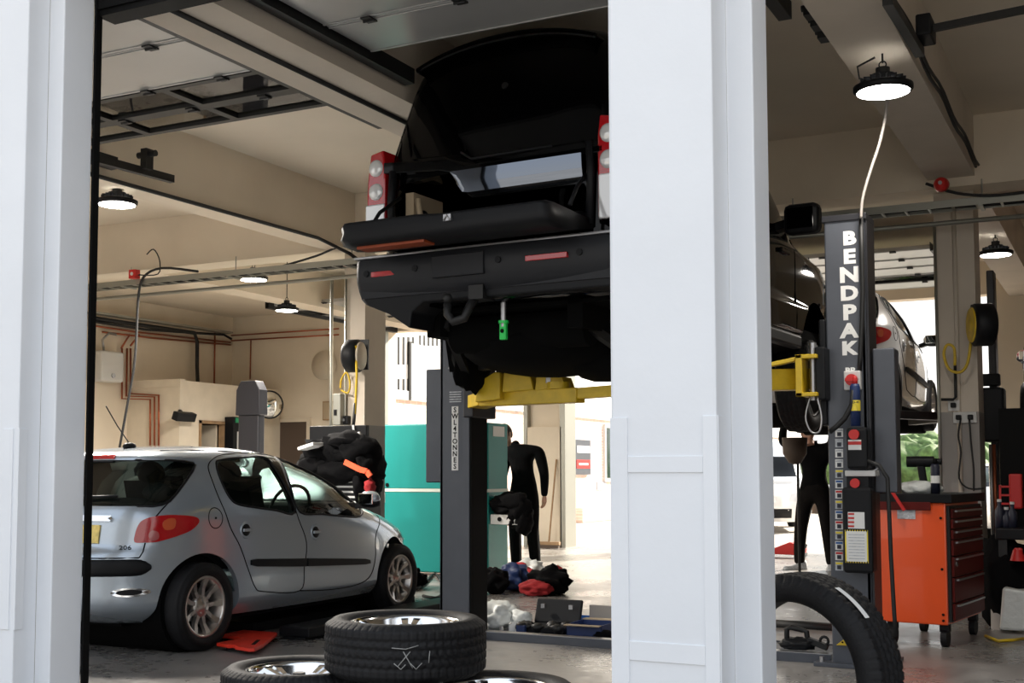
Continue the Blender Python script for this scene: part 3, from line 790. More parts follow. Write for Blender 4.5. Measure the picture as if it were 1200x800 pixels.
# ------------------------------------------------------------------ the black off-roader on the two-post lift
SX, SY, SZ = -3.25, 6.13, 1.70
SK = [(.44, .80, .14, 4.55, 10, 6), (.50, .87, .05, 4.70, 10, 6), (.56, .895, .02, 4.76, 11, 6), (.72, .90, .0, 4.80, 12, 6), (.745, .895, .02, 4.8, 12, 6), (.77, .885, .14, 4.8, 12, 6),
      (1.0, .89, .15, 4.78, 12, 6), (1.13, .89, .155, 4.60, 12, 6), (1.19, .885, .16, 3.9, 12, 6), (1.28, .875, .17, 3.68, 12, 6), (1.45, .84, .215, 3.45, 12, 7), (1.75, .77, .30, 3.02, 12, 8),
      (1.90, .735, .35, 2.82, 11, 8), (1.98, .70, .375, 2.68, 9, 7), (2.04, .645, .42, 2.5, 7, 6), (2.085, .56, .48, 2.35, 5, 5), (2.12, .40, .60, 2.2, 4, 4), (2.135, .2, .9, 2.0, 3, 3)]
def offroader():
    zs = lin(.44, .60, 7)[:-1] + lin(.60, .78, 9)[:-1] + lin(.78, 1.13, 9)[:-1] + lin(1.13, 1.9, 22)[:-1] + lin(1.9, 2.135, 17)
    solid = body_solid(SK, zs, 192)
    bvh = BVHTree.FromPolygons([v.co.copy() for v in solid.vertices], [list(p.vertices) for p in solid.polygons])
    S = {1: caster(bvh, 0, 1), -1: caster(bvh, 0, -1)}; RE = caster(bvh, 1, -1); FR = caster(bvh, 1, 1)
    L = Vector((SX, SY, SZ))
    root = thing('offroader', 'black glossy off-roader raised on the two-post lift with its tailgate folded down', 'car', L, world=False)
    def P(mb, name, m, parent=root, bevel=0): return mb.build(name, m, parent, bevel, world=False)
    def lp(x, y, yy): return at(x, y, Y=SY + yy) - L
    cuts = [body_solid(SK, lin(.80, 1.22, 12), 96, inset=(.07, .06, 2.2))]
    m = MB(); m.prism([(-.70, .815), (.66, .815), (.67, 1.0), (.64, 1.06), (-.12, 1.06), (-.20, 1.12), (-.28, 1.23), (-.66, 1.20), (-.70, 1.1)], 1, -.3, .6); cuts.append(cutter(m))
    for yy in (1.02, 3.92):
        for s_ in (1, -1):
            m = MB(); m.cyl((s_ * .58, yy, .36), (s_ * 1.1, yy, .36), .46, seg=48); cuts.append(cutter(m))
    me = bool_cut(solid, cuts, 'black_gloss'); bo = bpy.data.objects.new('body', me); C.objects.link(bo); bo.parent = root
    # upper tailgate: glass field and the painted strip below it
    up = [(-.74, 1.80), (-.60, 1.865), (.60, 1.865), (.74, 1.80), (.80, 1.27), (-.30, 1.27), (-.80, 1.33)]
    g = MB(); patch(g, RE, [(-.66, 1.83), (.66, 1.83), (.76, 1.30), (-.18, 1.30), (-.26, 1.34), (-.76, 1.36)], .004, .02, .2); P(g, 'tailgate_glass', 'black_gloss')
    # the painted, slightly upturned lip of the upper tailgate that mirrors the sky, with sky-blue sheen put into its colour
    def lipz(x, y, dy): return lp(x, y, dy)
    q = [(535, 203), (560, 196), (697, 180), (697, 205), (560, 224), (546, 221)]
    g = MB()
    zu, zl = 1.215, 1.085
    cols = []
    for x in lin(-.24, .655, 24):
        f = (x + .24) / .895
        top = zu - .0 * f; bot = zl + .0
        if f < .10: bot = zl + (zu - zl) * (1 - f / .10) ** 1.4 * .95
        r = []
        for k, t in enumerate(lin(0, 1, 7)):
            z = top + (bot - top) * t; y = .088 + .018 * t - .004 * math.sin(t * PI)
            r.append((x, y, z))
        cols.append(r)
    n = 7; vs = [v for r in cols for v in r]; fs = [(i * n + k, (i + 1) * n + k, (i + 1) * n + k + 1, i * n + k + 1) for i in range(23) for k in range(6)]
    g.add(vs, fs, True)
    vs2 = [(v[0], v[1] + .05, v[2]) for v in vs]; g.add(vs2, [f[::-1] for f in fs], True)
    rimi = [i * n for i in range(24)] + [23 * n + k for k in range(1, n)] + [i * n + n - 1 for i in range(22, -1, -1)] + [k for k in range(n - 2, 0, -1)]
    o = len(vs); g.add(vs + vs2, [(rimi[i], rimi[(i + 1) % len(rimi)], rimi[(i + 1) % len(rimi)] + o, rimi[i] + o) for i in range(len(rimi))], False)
    P(g, 'tailgate_lip', 'lip_sky_sheen')
    g = MB(); g.prism([(-.76, 1.34), (-.28, 1.30), (-.16, 1.25), (.78, 1.25), (.78, 1.21), (-.22, 1.21), (-.34, 1.24), (-.76, 1.27)], 1, .115, .2); P(g, 'tailgate_trim', 'black_gloss', root, .006)
    g = MB(); g.tube([(-.18, .12, 1.33), (-.10, .115, 1.28), (.45, .115, 1.285)], .008, 6); P(g, 'tailgate_crease', 'black_plastic')
    # roof spoiler and aerial
    g = MB(); g.prism([(x, 1.955 + .115 * (1 - (abs(x) / .66) ** 2.2)) for x in lin(-.655, .655, 25)] + [(x, 1.915 + .105 * (1 - (abs(x) / .66) ** 2.2)) for x in lin(.64, -.64, 25)], 1, .30, .48); P(g, 'roof_spoiler', 'black_gloss', root, .015)
    g = MB(); g.blob((-.30, .8, 2.13), (.05, .12, .05), 2, .02, 2); g.box(-.40, -.30, .55, .62, 2.06, 2.15); P(g, 'roof_aerial', 'black_plastic')
    g = MB(); p, n = RE(.03, 1.74); g.cyl(p - n * .004, p + n * .012, .022, seg=18); P(g, 'wiper_spindle', 'dark_steel')
    # rear corner lamps, each with two round lenses
    for k in (1, -1):
        b = MB(); b.prism([(.745 * k, .84), (.894 * k, .84), (.885 * k, 1.22), (.86 * k, 1.40), (.76 * k, 1.42), (.745 * k, 1.30)], 1, .115, .30)
        lo = P(b, 'tail_lamp', 'red_light', root, .012)
        for i, (zc, mm) in enumerate(((1.31, 'clear_lamp'), (1.165, 'clear_lamp'))):
            c = MB(); c.lathe([(0, .018), (.035, .016), (.050, .008), (.055, -.01)], Matrix.Translation((k * .815, .114, zc)) @ Matrix.Rotation(R(90), 4, 'X'), 28)
            c.lathe([(0, .012), (.035, .010), (.050, .004), (.054, -.01)], Matrix.Translation((k * .893, .20, zc)) @ Matrix.Rotation(k * R(90), 4, 'Y'), 24)
            P(c, 'round_lens', mm, lo)
        c = MB(); c.box(min(k * .75, k * .897), max(k * .75, k * .897), .11, .305, .84, 1.09); P(c, 'reversing_lens', 'clear_lamp', lo, .01)
        b = MB(); b.tube([(k * .69, .12, .82), (k * .70, .12, 1.1), (k * .69, .125, 1.28)], .025, 8); P(b, 'gate_seal', 'black_plastic')
    # lower tailgate, folded flat
    g = MB(); yb = -.40
    vs = []; fs = []; N = 40
    for i, x in enumerate(lin(-.705, .70, N)):
        dip = .0 if x < -.15 else -.035 * min(1, (x + .15) / .12) if x < .6 else -.035
        e = .03 * (1 - min(1, (.705 - abs(x)) / .04))
        zt_ = .865 + dip * .3 - e * .4; ys = yb + e
        vs += [(x, .16, .80), (x, .16, zt_), (x, ys + .05, zt_ + .012), (x, ys + .012, zt_ + .004), (x, ys, zt_ - .012), (x, ys + .012, zt_ - .045), (x, ys - .004, .775), (x, ys + .03, .745), (x, ys + .16, .735), (x, -.05, .76)]
    m_ = 10
    for i in range(N - 1):
        for k in range(m_): fs.append((i * m_ + k, i * m_ + (k + 1) % m_, (i + 1) * m_ + (k + 1) % m_, (i + 1) * m_ + k))
    fs += [list(range(m_)), list(range((N - 1) * m_, N * m_))[::-1]]
    g.add(vs, fs, True); lt = P(g, 'lower_tailgate', 'black_plastic')
    g = MB(); g.box(-.62, -.14, -.33, -.22, .725, .741); P(g, 'number_plate', 'orange_plate', lt, .002)
    g = MB(); g.cbox((.07, yb - .0, .825), (.05, .02, .035), (0, 0, 0)); g.tube([(.05, yb - .01, .81), (.07, yb - .012, .835), (.09, yb - .01, .81)], .006, 6); P(g, 'latch', 'steel', lt)
    for k in (1, -1):
        g = MB(); g.tube([(k * .66, .16, 1.12), (k * .685, -.02, 1.0), (k * .69, -.12, .88)], .012, 8); P(g, 'tailgate_stay', 'black_plastic', lt)
    # cargo space seen over the tailgate
    g = MB(); g.box(-.66, -.60, .22, .55, .86, 1.16); g.tube([(-.60, .24, .88), (-.57, .24, .90), (-.56, .24, .98), (-.58, .24, 1.12)], .02, 8); P(g, 'cargo_trim', 'cardboard')
    g = MB(); g.cyl((-.595, .3, 1.0), (-.57, .3, 1.0), .06, seg=20); g.box(-.5, .55, .25, .9, .82, .87)
    for i in range(6): g.blob((-.1 + i * .13, .22 + .03 * (i % 2), .90), (.05, .04, .03), i, .3, 2)
    P(g, 'cargo_clutter', 'black_plastic')
    # bumper
    g = MB()
    vs = []; fs = []; pr_ = [(-.012, .735), (-.022, .72), (-.026, .66), (-.022, .60), (.0, .545), (.03, .50), (.08, .475)]
    cur = []
    for t in lin(-1, 1, 61):
        a = t * 1.0
        if abs(a) > .88: u = (abs(a) - .88) / .12; x = math.copysign(.87 + .045 * math.sin(u * PI / 2), a); y = .045 * (1 - math.cos(u * PI / 2)) + max(0, u - .3) * .75; low = 0
        else: x = a / .88 * .87; y = 0; u = 0
        drop = .0
        cur.append((x, y, u))
    for x, y, u in cur:
        cr = .035 * (x / .9) ** 2
        for (dy, z) in pr_:
            vs.append((x * (1 + .0), y + dy + cr, z))
    n = len(pr_)
    for i in range(len(cur) - 1):
        for k in range(n - 1): fs.append((i * n + k, (i + 1) * n + k, (i + 1) * n + k + 1, i * n + k + 1))
    g.add(vs, fs, True); g.box(-.86, .86, .03, .2, .50, .73)
    bu = P(g, 'rear_bumper', 'bumper_plastic')
    g = MB(); g.box(-.90, .90, -.0, .16, .735, .752); P(g, 'bumper_step', 'chrome' if False else 'steel', bu, .006)
    g = MB(); g.box(-.29, .075, -.038, .0, .575, .705); P(g, 'tow_eye_cover', 'bumper_plastic', bu, .008)
    for x0, x1 in ((-.76, -.55), (.35, .62)):
        g = MB(); g.box(x0, x1, -.034 + .035 * (x0 / .9) ** 2, .03, .620, .652); P(g, 'reflector', 'red_light', bu, .004)
    for x in (-.80, -.42, .17, .69):
        g = MB(); g.cyl((x, -.034 + .035 * (x / .9) ** 2, .645), (x, .02, .645), .019, seg=18); P(g, 'parking_sensor', 'black_plastic', bu)
    # lower corner of the bumper on the left and mud flap
    g = MB(); g.prism([(-.90, .56), (-.82, .46), (-.66, .40), (-.50, .305), (-.485, .40), (-.40, .455), (.86, .455), (.88, .54)], 1, .04, .30); P(g, 'valance', 'black_plastic', root, .01)
    # tow bar
    g = MB(); g.box(-.05, .05, .0, .2, .44, .52); g.tube([(-.03, .06, .47), (-.04, .0, .40), (-.06, -.03, .33), (-.13, -.04, .315), (-.17, -.04, .36), (-.17, -.04, .42)], .026, 10); g.lathe([(0, .03), (.02, .025), (.03, 0), (.02, -.025), (0, -.03)], Matrix.Translation((-.17, -.04, .45)), 16)
    P(g, 'tow_bar', 'dark_steel')
    # underside: floor pan, rails, silencer, spare wheel, axle parts
    g = MB(); g.box(-.80, .80, .3, 4.5, .42, .60)
    for x in (-.50, .50): g.box(x - .05, x + .05, .3, 4.3, .28, .44)
    P(g, 'chassis', 'black_matt')
    g = MB(); g.blob((-.02, 1.0, .24), (.62, .62, .17), 4, .05, 3); g.cyl((-.45, .50, .30), (.50, .50, .30), .11, seg=24); P(g, 'silencer', 'black_matt')
    g = MB(); g.blob((.45, 1.1, .16), (.42, .35, .15), 7, .15, 3); g.blob((0, 2.2, .26), (.55, .9, .13), 6, .1, 3); P(g, 'differential', 'black_matt')
    for k in (1, -1):
        g = MB(); g.beam((k * .1, 1.02, .2), (k * .78, 1.02, .14), .09, .05); g.beam((k * .2, 1.3, .32), (k * .76, 1.05, .30), .05, .04); g.cyl((k * .60, 1.08, .15), (k * .56, 1.05, .62), .05, seg=14)
        g.beam((k * .45, .35, .36), (k * .66, .95, .10), .05, .05)
        P(g, 'suspension_arm', 'dark_steel')
    for k in (-1,):
        g = MB(); g.cyl((k * .70, 1.02, .18), (k * .735, 1.02, .18), .165, seg=36); g.cyl((k * .735, 1.02, .18), (k * .80, 1.02, .18), .075, seg=24); h_ = P(g, 'brake_disc', 'dark_steel')
        g = MB(); g.cbox((k * .70, .9, .24), (.10, .14, .22), (R(15), 0, 0)); g.blob((k * .66, 1.0, .20), (.07, .20, .22), 3, .25, 3); P(g, 'brake_caliper', 'black_matt', h_)
        for i in range(5):
            a = 2 * PI * i / 5; st = MB(); st.cyl((k * .80, 1.02 + .045 * math.cos(a), .18 + .045 * math.sin(a)), (k * .84, 1.02 + .045 * math.cos(a), .18 + .045 * math.sin(a)), .008, seg=8); P(st, 'wheel_stud', 'steel', h_)
    # exhaust hanger and the green clipped test probe
    g = MB(); g.cyl((.06, .22, .50), (.06, .22, .30), .018, seg=14); pb = P(g, 'jack_strap', 'steel')
    g = MB(); g.cyl((.06, .22, .335), (.06, .22, .32), .032, seg=16); g.cbox((.06, .22, .275), (.045, .03, .10)); P(g, 'green_clip', 'green_plastic', pb, .006)
    g = MB(); g.cyl((.06, .203, .275), (.06, .199, .275), .012, seg=14); P(g, 'clip_hole', 'black', pb)
    # side: windows, mirror, sill, arches
    for k in (1, -1):
        for y0, y1, s0, s1 in ((.62, 1.45, .10, 0), (1.55, 2.35, 0, 0), (2.43, 3.30, 0, .42)):
            b = MB(); patch(b, S[k], [(y0, 1.27), (y1, 1.27), (y1 - s1, 1.76), (y0 + s0, 1.80)], .004, .02, .15); P(b, 'side_window', 'black_gloss')
        g = MB(); g.cbox((k * 1.10, 2.86, 1.29), (.27, .15, .22)); mo = P(g, 'door_mirror', 'black_plastic', root, .045)
        g = MB(); g.beam((k * .86, 2.95, 1.26), (k * 1.02, 2.9, 1.28), .10, .06); P(g, 'mirror_arm', 'black_plastic', mo)
        g = MB(); g.cbox((k * 1.10, 2.784, 1.29), (.20, .008, .15)); P(g, 'mirror_glass', 'black_gloss', mo, .002)
        g = MB(); g.box(min(k * .84, k * .93), max(k * .84, k * .93), 1.6, 3.35, .40, .50); P(g, 'side_step', 'bumper_plastic', root, .02)
        g = MB(); patch(g, FR, [(k * .55, 1.02), (k * .86, 1.02), (k * .86, .84), (k * .58, .84)], .006, .02); P(g, 'headlamp', 'clear_lamp')
        s_ = MB()
        for yy in (1.50, 2.39, 3.33): seam(s_, S[k], [(yy, z) for z in lin(.55, 1.24, 8)], .005)
        P(s_, 'door_seam', 'black')
        for yy in (2.2, 3.1):
            g = MB(); g.cbox((k * .905, yy - .08, 1.10), (.03, .2, .035)); P(g, 'door_handle', 'black_gloss', root, .008)
    g = MB(); patch(g, FR, [(-.62, 1.215), (.62, 1.215), (.60, 1.6), (.56, 1.85), (-.56, 1.85), (-.60, 1.6)], .004, .02, .2); P(g, 'windscreen', 'black_gloss')
    g = MB(); patch(g, FR, [(-.5, 1.0), (.5, 1.0), (.5, .86), (-.5, .86)], .01, .02, .2); P(g, 'grille', 'dark_steel')
    # front wheels still fitted, hanging low; right rear fitted too
    tm = MB(); tyre_mesh(tm, .37, .25, .25, True, 180); tme = tm.mesh('tyre', 'rubber'); rm = MB(); rim_mesh(rm, .25, .24, 5, True); rme = rm.mesh('rim', 'chrome'); rme_shade = rm.mesh('rim', 'dark_steel')
    for sx, yy, zz in ((-1, 3.92, .16), (1, 3.92, .16)):
        t = bpy.data.objects.new('wheel', tme); C.objects.link(t); t.parent = root; t.matrix_local = Matrix.Translation((sx * .74, yy, zz)) @ Matrix.Rotation(sx * R(90), 4, 'Y')
        if sx < 0: r = bpy.data.objects.new('rim', rme); C.objects.link(r); r.parent = t
        else: r = bpy.data.objects.new('rim', rme_shade); C.objects.link(r); r.parent = t  # same rim in a dark colour, standing for shade under the car
    return root
suv = offroader(); suv.scale = (.95, 1, 1); suv.rotation_euler = (0, 0, R(-3))

# ------------------------------------------------------------------ loose wheels on the floor
tm = MB(); tyre_mesh(tm, .37, .25, .25, True, 360)
rm = MB(); rim_mesh(rm, .25, .25, 5, True)
def loose_wheel(loc, rz, tilt, label):
    root = thing('road_wheel', label, 'wheel', (0, 0, 0), world=False, group='wheels taken off the off-roader')
    t = tm.build('tyre', 'rubber', root, world=False); t.location = (0, 0, .125)
    r = rm.build('rim', 'chrome', root, world=False); r.location = (0, 0, .125)
    cp = MB(); cp.cyl((0, 0, .125 + .08), (0, 0, .125 + .09), .03, seg=24); cp.build('centre_cap', 'dark_steel', root, world=False)
    for k in range(5):
        a = 2 * PI * (k + .5) / 5; n = MB(); n.cyl((.045 * math.cos(a), .045 * math.sin(a), .17), (.045 * math.cos(a), .045 * math.sin(a), .185), .009, seg=8); n.build('nut_recess', 'dark_steel', root, world=False)
    root.location = loc; root.rotation_euler = (tilt[0], tilt[1], rz); return root
w1 = loose_wheel((-3.53, 4.87, 0), .3, (0, 0), 'wheel lying flat on the floor at the left of the three, chrome rim up')
w2 = dup(w1, (-2.50, 4.88, 0), (0, 0, 1.1), 'wheel lying flat on the floor at the right of the three, nearest the white pier')
w3 = dup(w1, (-2.965, 4.91, .252), (0, 0, .75), 'wheel stacked on top of the two others with chalk marks on its tread')
m = MB()
def tread_pt(a, z, r=.3705): return (r * math.cos(a), r * math.sin(a), .125 + z)
a0 = math.atan2(-4.91, 2.965)
for pts in ([(-.06, .035), (.0, .03), (.055, .045)], [(-.035, -.045), (.02, .02)], [(.03, -.05), (-.01, .02)], [(-.05, -.03), (-.02, -.055), (0, -.035)], [(.02, -.03), (.045, -.055), (.07, -.03)], [(.1, -.03), (.105, .02)]):
    m.tube([tread_pt(a0 + p[0] / .37 - .75, p[1]) for p in pts], .0022, 5)
o = m.build('chalk_mark', 'chalk', w3, world=False)
# bare tyre standing on its tread at the right
b = MB(); tyre_mesh(b, .385, .278, .21, True, 360)
q = Matrix.Translation(at(940, 760, Y=4.92).xy.to_3d() + Vector((0, 0, .385))) @ Matrix.Rotation(R(-19), 4, 'Z') @ Matrix.Rotation(R(90 + 1), 4, 'X')
st = MB(); st.v = [q @ v for v in b.v]; st.f = b.f; st.sm = b.sm
dz = min(v.z for v in st.v); st.v = [v - Vector((0, 0, dz)) for v in st.v]
bt = thing('bare_tyre', 'bare black tyre without a rim standing upright beside the white pier', 'tyre', (q.translation.x, q.translation.y, 0))
st.build('tyre_carcass', 'rubber', bt)
lab = MB(); 
qq = lambda a, z, r=.3865: q @ Vector((r * math.cos(a), r * math.sin(a), z)) - Vector((0, 0, dz))
def band(a0, a1, z0, z1):
    L = []; n = 10
    for i in range(n + 1):
        a = a0 + (a1 - a0) * i / n
        for z in (z0, z1): L.append(qq(a, z))
    lab.add(L, [(2 * i, 2 * i + 1, 2 * i + 3, 2 * i + 2) for i in range(n)], True)
band(R(38), R(62), .02, .05)
lab.build('paper_label', 'paper', bt)
# ------------------------------------------------------------------ the two-post lift under the off-roader
PY = 7.85
lift = thing('two_post_lift', 'grey two-post vehicle lift with yellow arms and white vertical lettering', 'vehicle lift', (-2.95, PY + .15, 0))
def post(x0, x1, side):
    y0, y1 = PY - .16, PY + .09
    b = MB(); t = .035
    # C-section open towards the car
    b.box(x0, x1, y0, y0 + t, 0, 2.72); b.box(x0, x1, y1 - t, y1, 0, 2.72)
    if side < 0: b.box(x0, x0 + t, y0, y1, 0, 2.72)
    else: b.box(x1 - t, x1, y0, y1, 0, 2.72)
    return b
XL0, XL1 = at(526, 600, Y=PY - .16).x, at(550, 600, Y=PY - .16).x
XR0, XR1 = at(970, 500, Y=PY - .16).x, at(1018, 500, Y=PY - .16).x
XL0 = at(515, 600, Y=PY - .16).x
pl_ = post(XL0, XL1, -1); 
lo = pl_.build('post', 'post_grey', lift, bevel=.01)
b = MB(); b.box(XL1, XL1 + .012, PY - .155, PY + .09, .0, 2.6); b.build('guide_strip', 'black', lo)
pr_ = post(XR0, XR1, 1); ro = pr_.build('post', 'post_grey', lift, bevel=.01)
b = MB(); b.box(XR0 - .012, XR1 + .012, PY - .17, PY + .10, 2.70, 2.74); b.build('post_cap', 'post_dark', ro, bevel=.004)
b = MB(); b.box(XR1, XR1 + .012, PY - .15, PY + .09, 0.02, 2.70); b.build('side_rail', 'post_dark', ro)
for x0, x1, r_ in ((XL0, XL1, lo), (XR0, XR1, ro)):
    b = MB(); b.box(x0 - .10, x1 + .10, PY - .22, PY + .28, 0, .025); b.build('base_plate', 'post_grey', r_, bevel=.003)
    for dx in (x0 - .06, x1 + .06):
        for yy in (PY - .17, PY + .22):
            b = MB(); b.cyl((dx, yy, .02), (dx, yy, .055), .014, seg=8); b.build('anchor_bolt', 'steel', r_)
# carriage covers beside the posts
b = MB(); b.box(at(507, 500, Y=PY).x, XL0, PY - .10, PY + .16, at(507, 565, Y=PY).z, at(507, 434, Y=PY).z); b.build('carriage_cover', 'post_grey', lift, bevel=.008)
b = MB(); b.box(XR1 + .02, at(1050, 500, Y=PY - .1).x, PY - .10, PY + .06, at(1050, 577, Y=PY).z, at(1050, 407, Y=PY - .1).z); b.build('carriage_cover', 'post_grey', lift, bevel=.008)
# floor plate between the posts
b = MB(); b.box(XL1 + .02, XR0 - .02, PY - .10, PY + .62, .018, .022); b.box(XL1 + .02, XR0 - .02, PY - .10, PY - .085, 0, .055); b.box(XL1 + .02, XR0 - .02, PY + .60, PY + .62, 0, .03)
b.build('floor_plate', 'post_grey', lift, bevel=.003)
b = MB(); b.box(XL1 + .02, XR0 - .02, PY - .1, PY - .02, .056, .060); b.build('floor_plate_edge', 'steel', lift)
# gusset on the right post
g = MB(); p0 = at(981, 755, Y=PY - .17); p1 = at(1003, 756, Y=PY - .17); p2 = at(1002, 739, Y=PY - .17)
g.prism([(p0.x, p0.z), (p1.x, p1.z), (p2.x, p2.z)], 1, PY - .20, PY - .165); go = g.build('gusset', 'yellow', ro, bevel=.002)
for fx in (.35, .55, .75): 
    h = MB(); c = p0.lerp(p1, fx); h.cyl((c.x, PY - .203, c.z + .012 + .02 * fx), (c.x, PY - .199, c.z + .012 + .02 * fx), .006, seg=8); h.build('bolt', 'black', go)
# lettering down the right post
letters = 'BENDPAK'; ys = [269, 292, 314, 336, 358, 381, 404, 427]
yt = [(266, 286), (290, 310), (314, 332), (336, 355), (359, 376), (382, 398), (400, 418)]
yt = [(272, 287), (293, 309), (314, 331), (336, 352), (358, 375), (380, 396), (401, 416)]
xs = (XR0 + .085, XR0 + .085)
for ch, (ya, yb_) in zip(letters, yt):
    za = at(995, ya, Y=PY - .165).z; zb = at(995, yb_, Y=PY - .165).z
    h = abs(za - zb); m = MB(); xc = at(995, (ya + yb_) / 2, Y=PY - .165).x
    m.text(ch, h * 1.40, MAT((xc, PY - .1605, (za + zb) / 2), (1, 0, 0), (0, 0, 1)), .0015, bold=.006, sx=1.22)
    m.build('letter', 'paper_light' if False else 'paper', ro)
m = MB(); m.text('BP', .045, MAT((at(996, 434, Y=PY - .165).x, PY - .1605, at(996, 434, Y=PY - .165).z), (1, 0, 0), (0, 0, 1)), .0015, bold=.002, sx=1.2); m.build('letter', 'paper', ro)
# SWL sticker on the left post
zt, zb = at(533, 476, Y=PY - .165).z, at(533, 551, Y=PY - .165).z; xc = at(533, 510, Y=PY - .165).x
m = MB(); m.box(xc - .026, xc + .026, PY - .1635, PY - .159, zb, zt); so = m.build('load_sticker', 'paper', lo)
txt_ = 'SWL4TONNES'
for i, ch in enumerate(txt_):
    m = MB(); m.text(ch, .05, MAT((xc, PY - .1645, zt - (i + .6) * (zt - zb) / 10.2), (1, 0, 0), (0, 0, 1)), .0008, bold=.001); m.build('sticker_letter', 'black', so)
m = MB()
for i in range(5): m.box(xc - .045, xc + .05, PY - .1635, PY - .160, zt + .03 + i * .017, zt + .038 + i * .017)
m.build('small_print', 'paper_grey', lo)
# arms
def arm(pts, w, h, name='lift_arm'):
    b = MB()
    for a, c in zip(pts[:-1], pts[1:]): b.beam(a, c, w, h)
    return b
y_ = 7.35
a0 = at(590, 463, Y=y_); a1 = at(668, 462, Y=y_)
b = MB(); b.beam(Vector((-4.12, 7.78, 1.66)), Vector((-3.83, 7.42, 1.66)), .16, .09); b.beam((-3.86, 7.40, 1.655), (-3.10, 7.28, 1.655), .11, .095); aL = b.build('lift_arm', 'yellow', lift, bevel=.006)
b = MB(); b.beam((-3.12, 7.28, 1.665), (-2.35, 7.10, 1.68), .08, .07); b.build('extension', 'yellow', aL, bevel=.004)
b = MB()
for i, (xa, xb_, hh) in enumerate(((563, 592, .20), (593, 628, .15), (631, 666, .11))):
    A_ = at(xa, 455, Y=y_ - .02); B_ = at(xb_, 455, Y=y_ - .02)
    if i == 0: b.prism([(A_.x, 1.63), (B_.x, 1.645), (B_.x, 1.82), (B_.x - .04, 1.825), (A_.x + .02, 1.76)], 1, y_ - .10, y_ + .10)
    else: b.prism([(A_.x, 1.69), (B_.x + .01, 1.70), (B_.x - .02, 1.70 + hh - .03), (A_.x + .015, 1.70 + hh)], 1, y_ - .08, y_ + .08)
b.build('arm_stop_block', 'yellow', aL, bevel=.006)
P_ = at(655, 455, Y=y_)
b = MB(); b.cyl((P_.x + .02, 7.30, 1.70), (P_.x + .02, 7.30, 1.745), .075, seg=28); pd = b.build('pad_base', 'yellow', aL, bevel=.003)
b = MB(); b.cyl((P_.x - .04, 7.30, 1.74), (P_.x - .04, 7.30, 1.87), .035, seg=24); b.cyl((P_.x - .04, 7.30, 1.87), (P_.x - .04, 7.30, 1.885), .06, seg=24); b.build('height_adapter', 'steel', pd)
b = MB(); b.cyl((-3.70, 7.34, 1.8), (-3.70, 7.34, 1.90), .035, seg=20); b.cyl((-3.70, 7.34, 1.90), (-3.70, 7.34, 1.92), .05, seg=20); b.build('height_adapter', 'dark_steel', aL)
# right arm: box root with the triangular web
b = MB(); yr = PY - .30
q0, q1 = at(905, 465, Y=yr), at(958, 452, Y=yr)
b.beam((-1.72, PY - .06, 1.74), (-2.25, PY - .50, 1.72), .13, .13); aR = b.build('lift_arm', 'yellow', lift, bevel=.006)
b = MB()
xa, xb_ = at(940, 440, Y=yr + .05).x, at(961, 440, Y=yr + .05).x
b.box(xa - .02, xb_, yr - .04, yr + .14, 1.62, 1.645); b.box(xa - .02, xb_, yr - .04, yr + .14, 1.85, 1.875); b.box(xa - .02, xa + .02, yr - .04, yr + .14, 1.62, 1.875)
b.beam((xa, yr + .05, 1.86), (-2.08, yr - .08, 1.79), .12, .025)
b.build('arm_bracket', 'yellow', aR, bevel=.004)
b = MB(); b.cyl((xb_ - .04, yr + .05, 1.60), (xb_ - .04, yr + .05, 1.95), .022, seg=14); b.build('hinge_pin', 'steel', aR)
b = MB(); b.box(xb_ - .02, XR0 + .02, yr + .0, PY - .02, 1.60, 1.92); b.box(XR0 - .04, XR0 + .0, yr + .12, PY, 1.45, 2.1); b.build('carriage', 'black_plastic', lift, bevel=.01)
b = MB(); b.box(XL1 - .03, XL1 + .05, PY - .20, PY + .16, 1.55, 1.95); b.build('carriage', 'post_dark', lift, bevel=.01)
b = MB(); xx = XR0 - .05; b.tube(smooth_poly([(xx - .02, yr, 1.62), (xx - .05, yr, 1.50), (xx - .02, yr, 1.41), (xx + .03, yr, 1.41), (xx + .045, yr, 1.5), (xx + .02, yr, 1.62)], 4, False), .006, 6); b.build('restraint_cable', 'steel', lift)
# control gear on the right post front
fy = PY - .16
def fr(x0, x1, y0, y1, dep, name, m, parent, base=fy, bevel=.006):
    a, c = at(x0, y1, Y=base - dep), at(x1, y0, Y=base - dep); b = MB(); b.box(a.x, c.x, base - dep, base, a.z, c.z); return b.build(name, m, parent, bevel)
sw = fr(989, 1008, 434, 457, .05, 'isolator_switch', 'plastic_white', lift)
c = at(998, 445, Y=fy - .06); b = MB(); b.cyl((c.x, fy - .052, c.z), (c.x, fy - .075, c.z), .035, seg=24); b.box(c.x - .035, c.x + .035, fy - .088, fy - .07, c.z - .009, c.z + .009); b.build('rotary_knob', 'red', sw)
mo = fr(992, 1016, 500, 550, .14, 'motor', 'black_plastic', lift, bevel=.02)
c = at(1001, 509, Y=fy - .15); b = MB(); b.cyl((c.x, fy - .141, c.z), (c.x, fy - .165, c.z), .03, seg=20); b.build('start_switch', 'red', mo)
a, d = at(994, 527, Y=fy - .145), at(1009, 515, Y=fy - .145); b = MB(); b.box(a.x, d.x, fy - .143, fy - .139, a.z, d.z); st_ = b.build('warning_sticker', 'paper', mo)
b = MB(); b.box(a.x, d.x, fy - .1445, fy - .1425, a.z + .03, a.z + .05); b.build('sticker_band', 'red', st_)
pw = fr(990, 1026, 551, 558, .12, 'valve_block', 'plastic_white', lift)
b = MB(); c = at(1026, 551, Y=fy - .1); b.tube([(c.x - .06, fy - .1, c.z - .01), (c.x, fy - .1, c.z), (c.x + .03, fy - .1, c.z + .03)], .008, 8); b.build('release_lever', 'steel', pw)
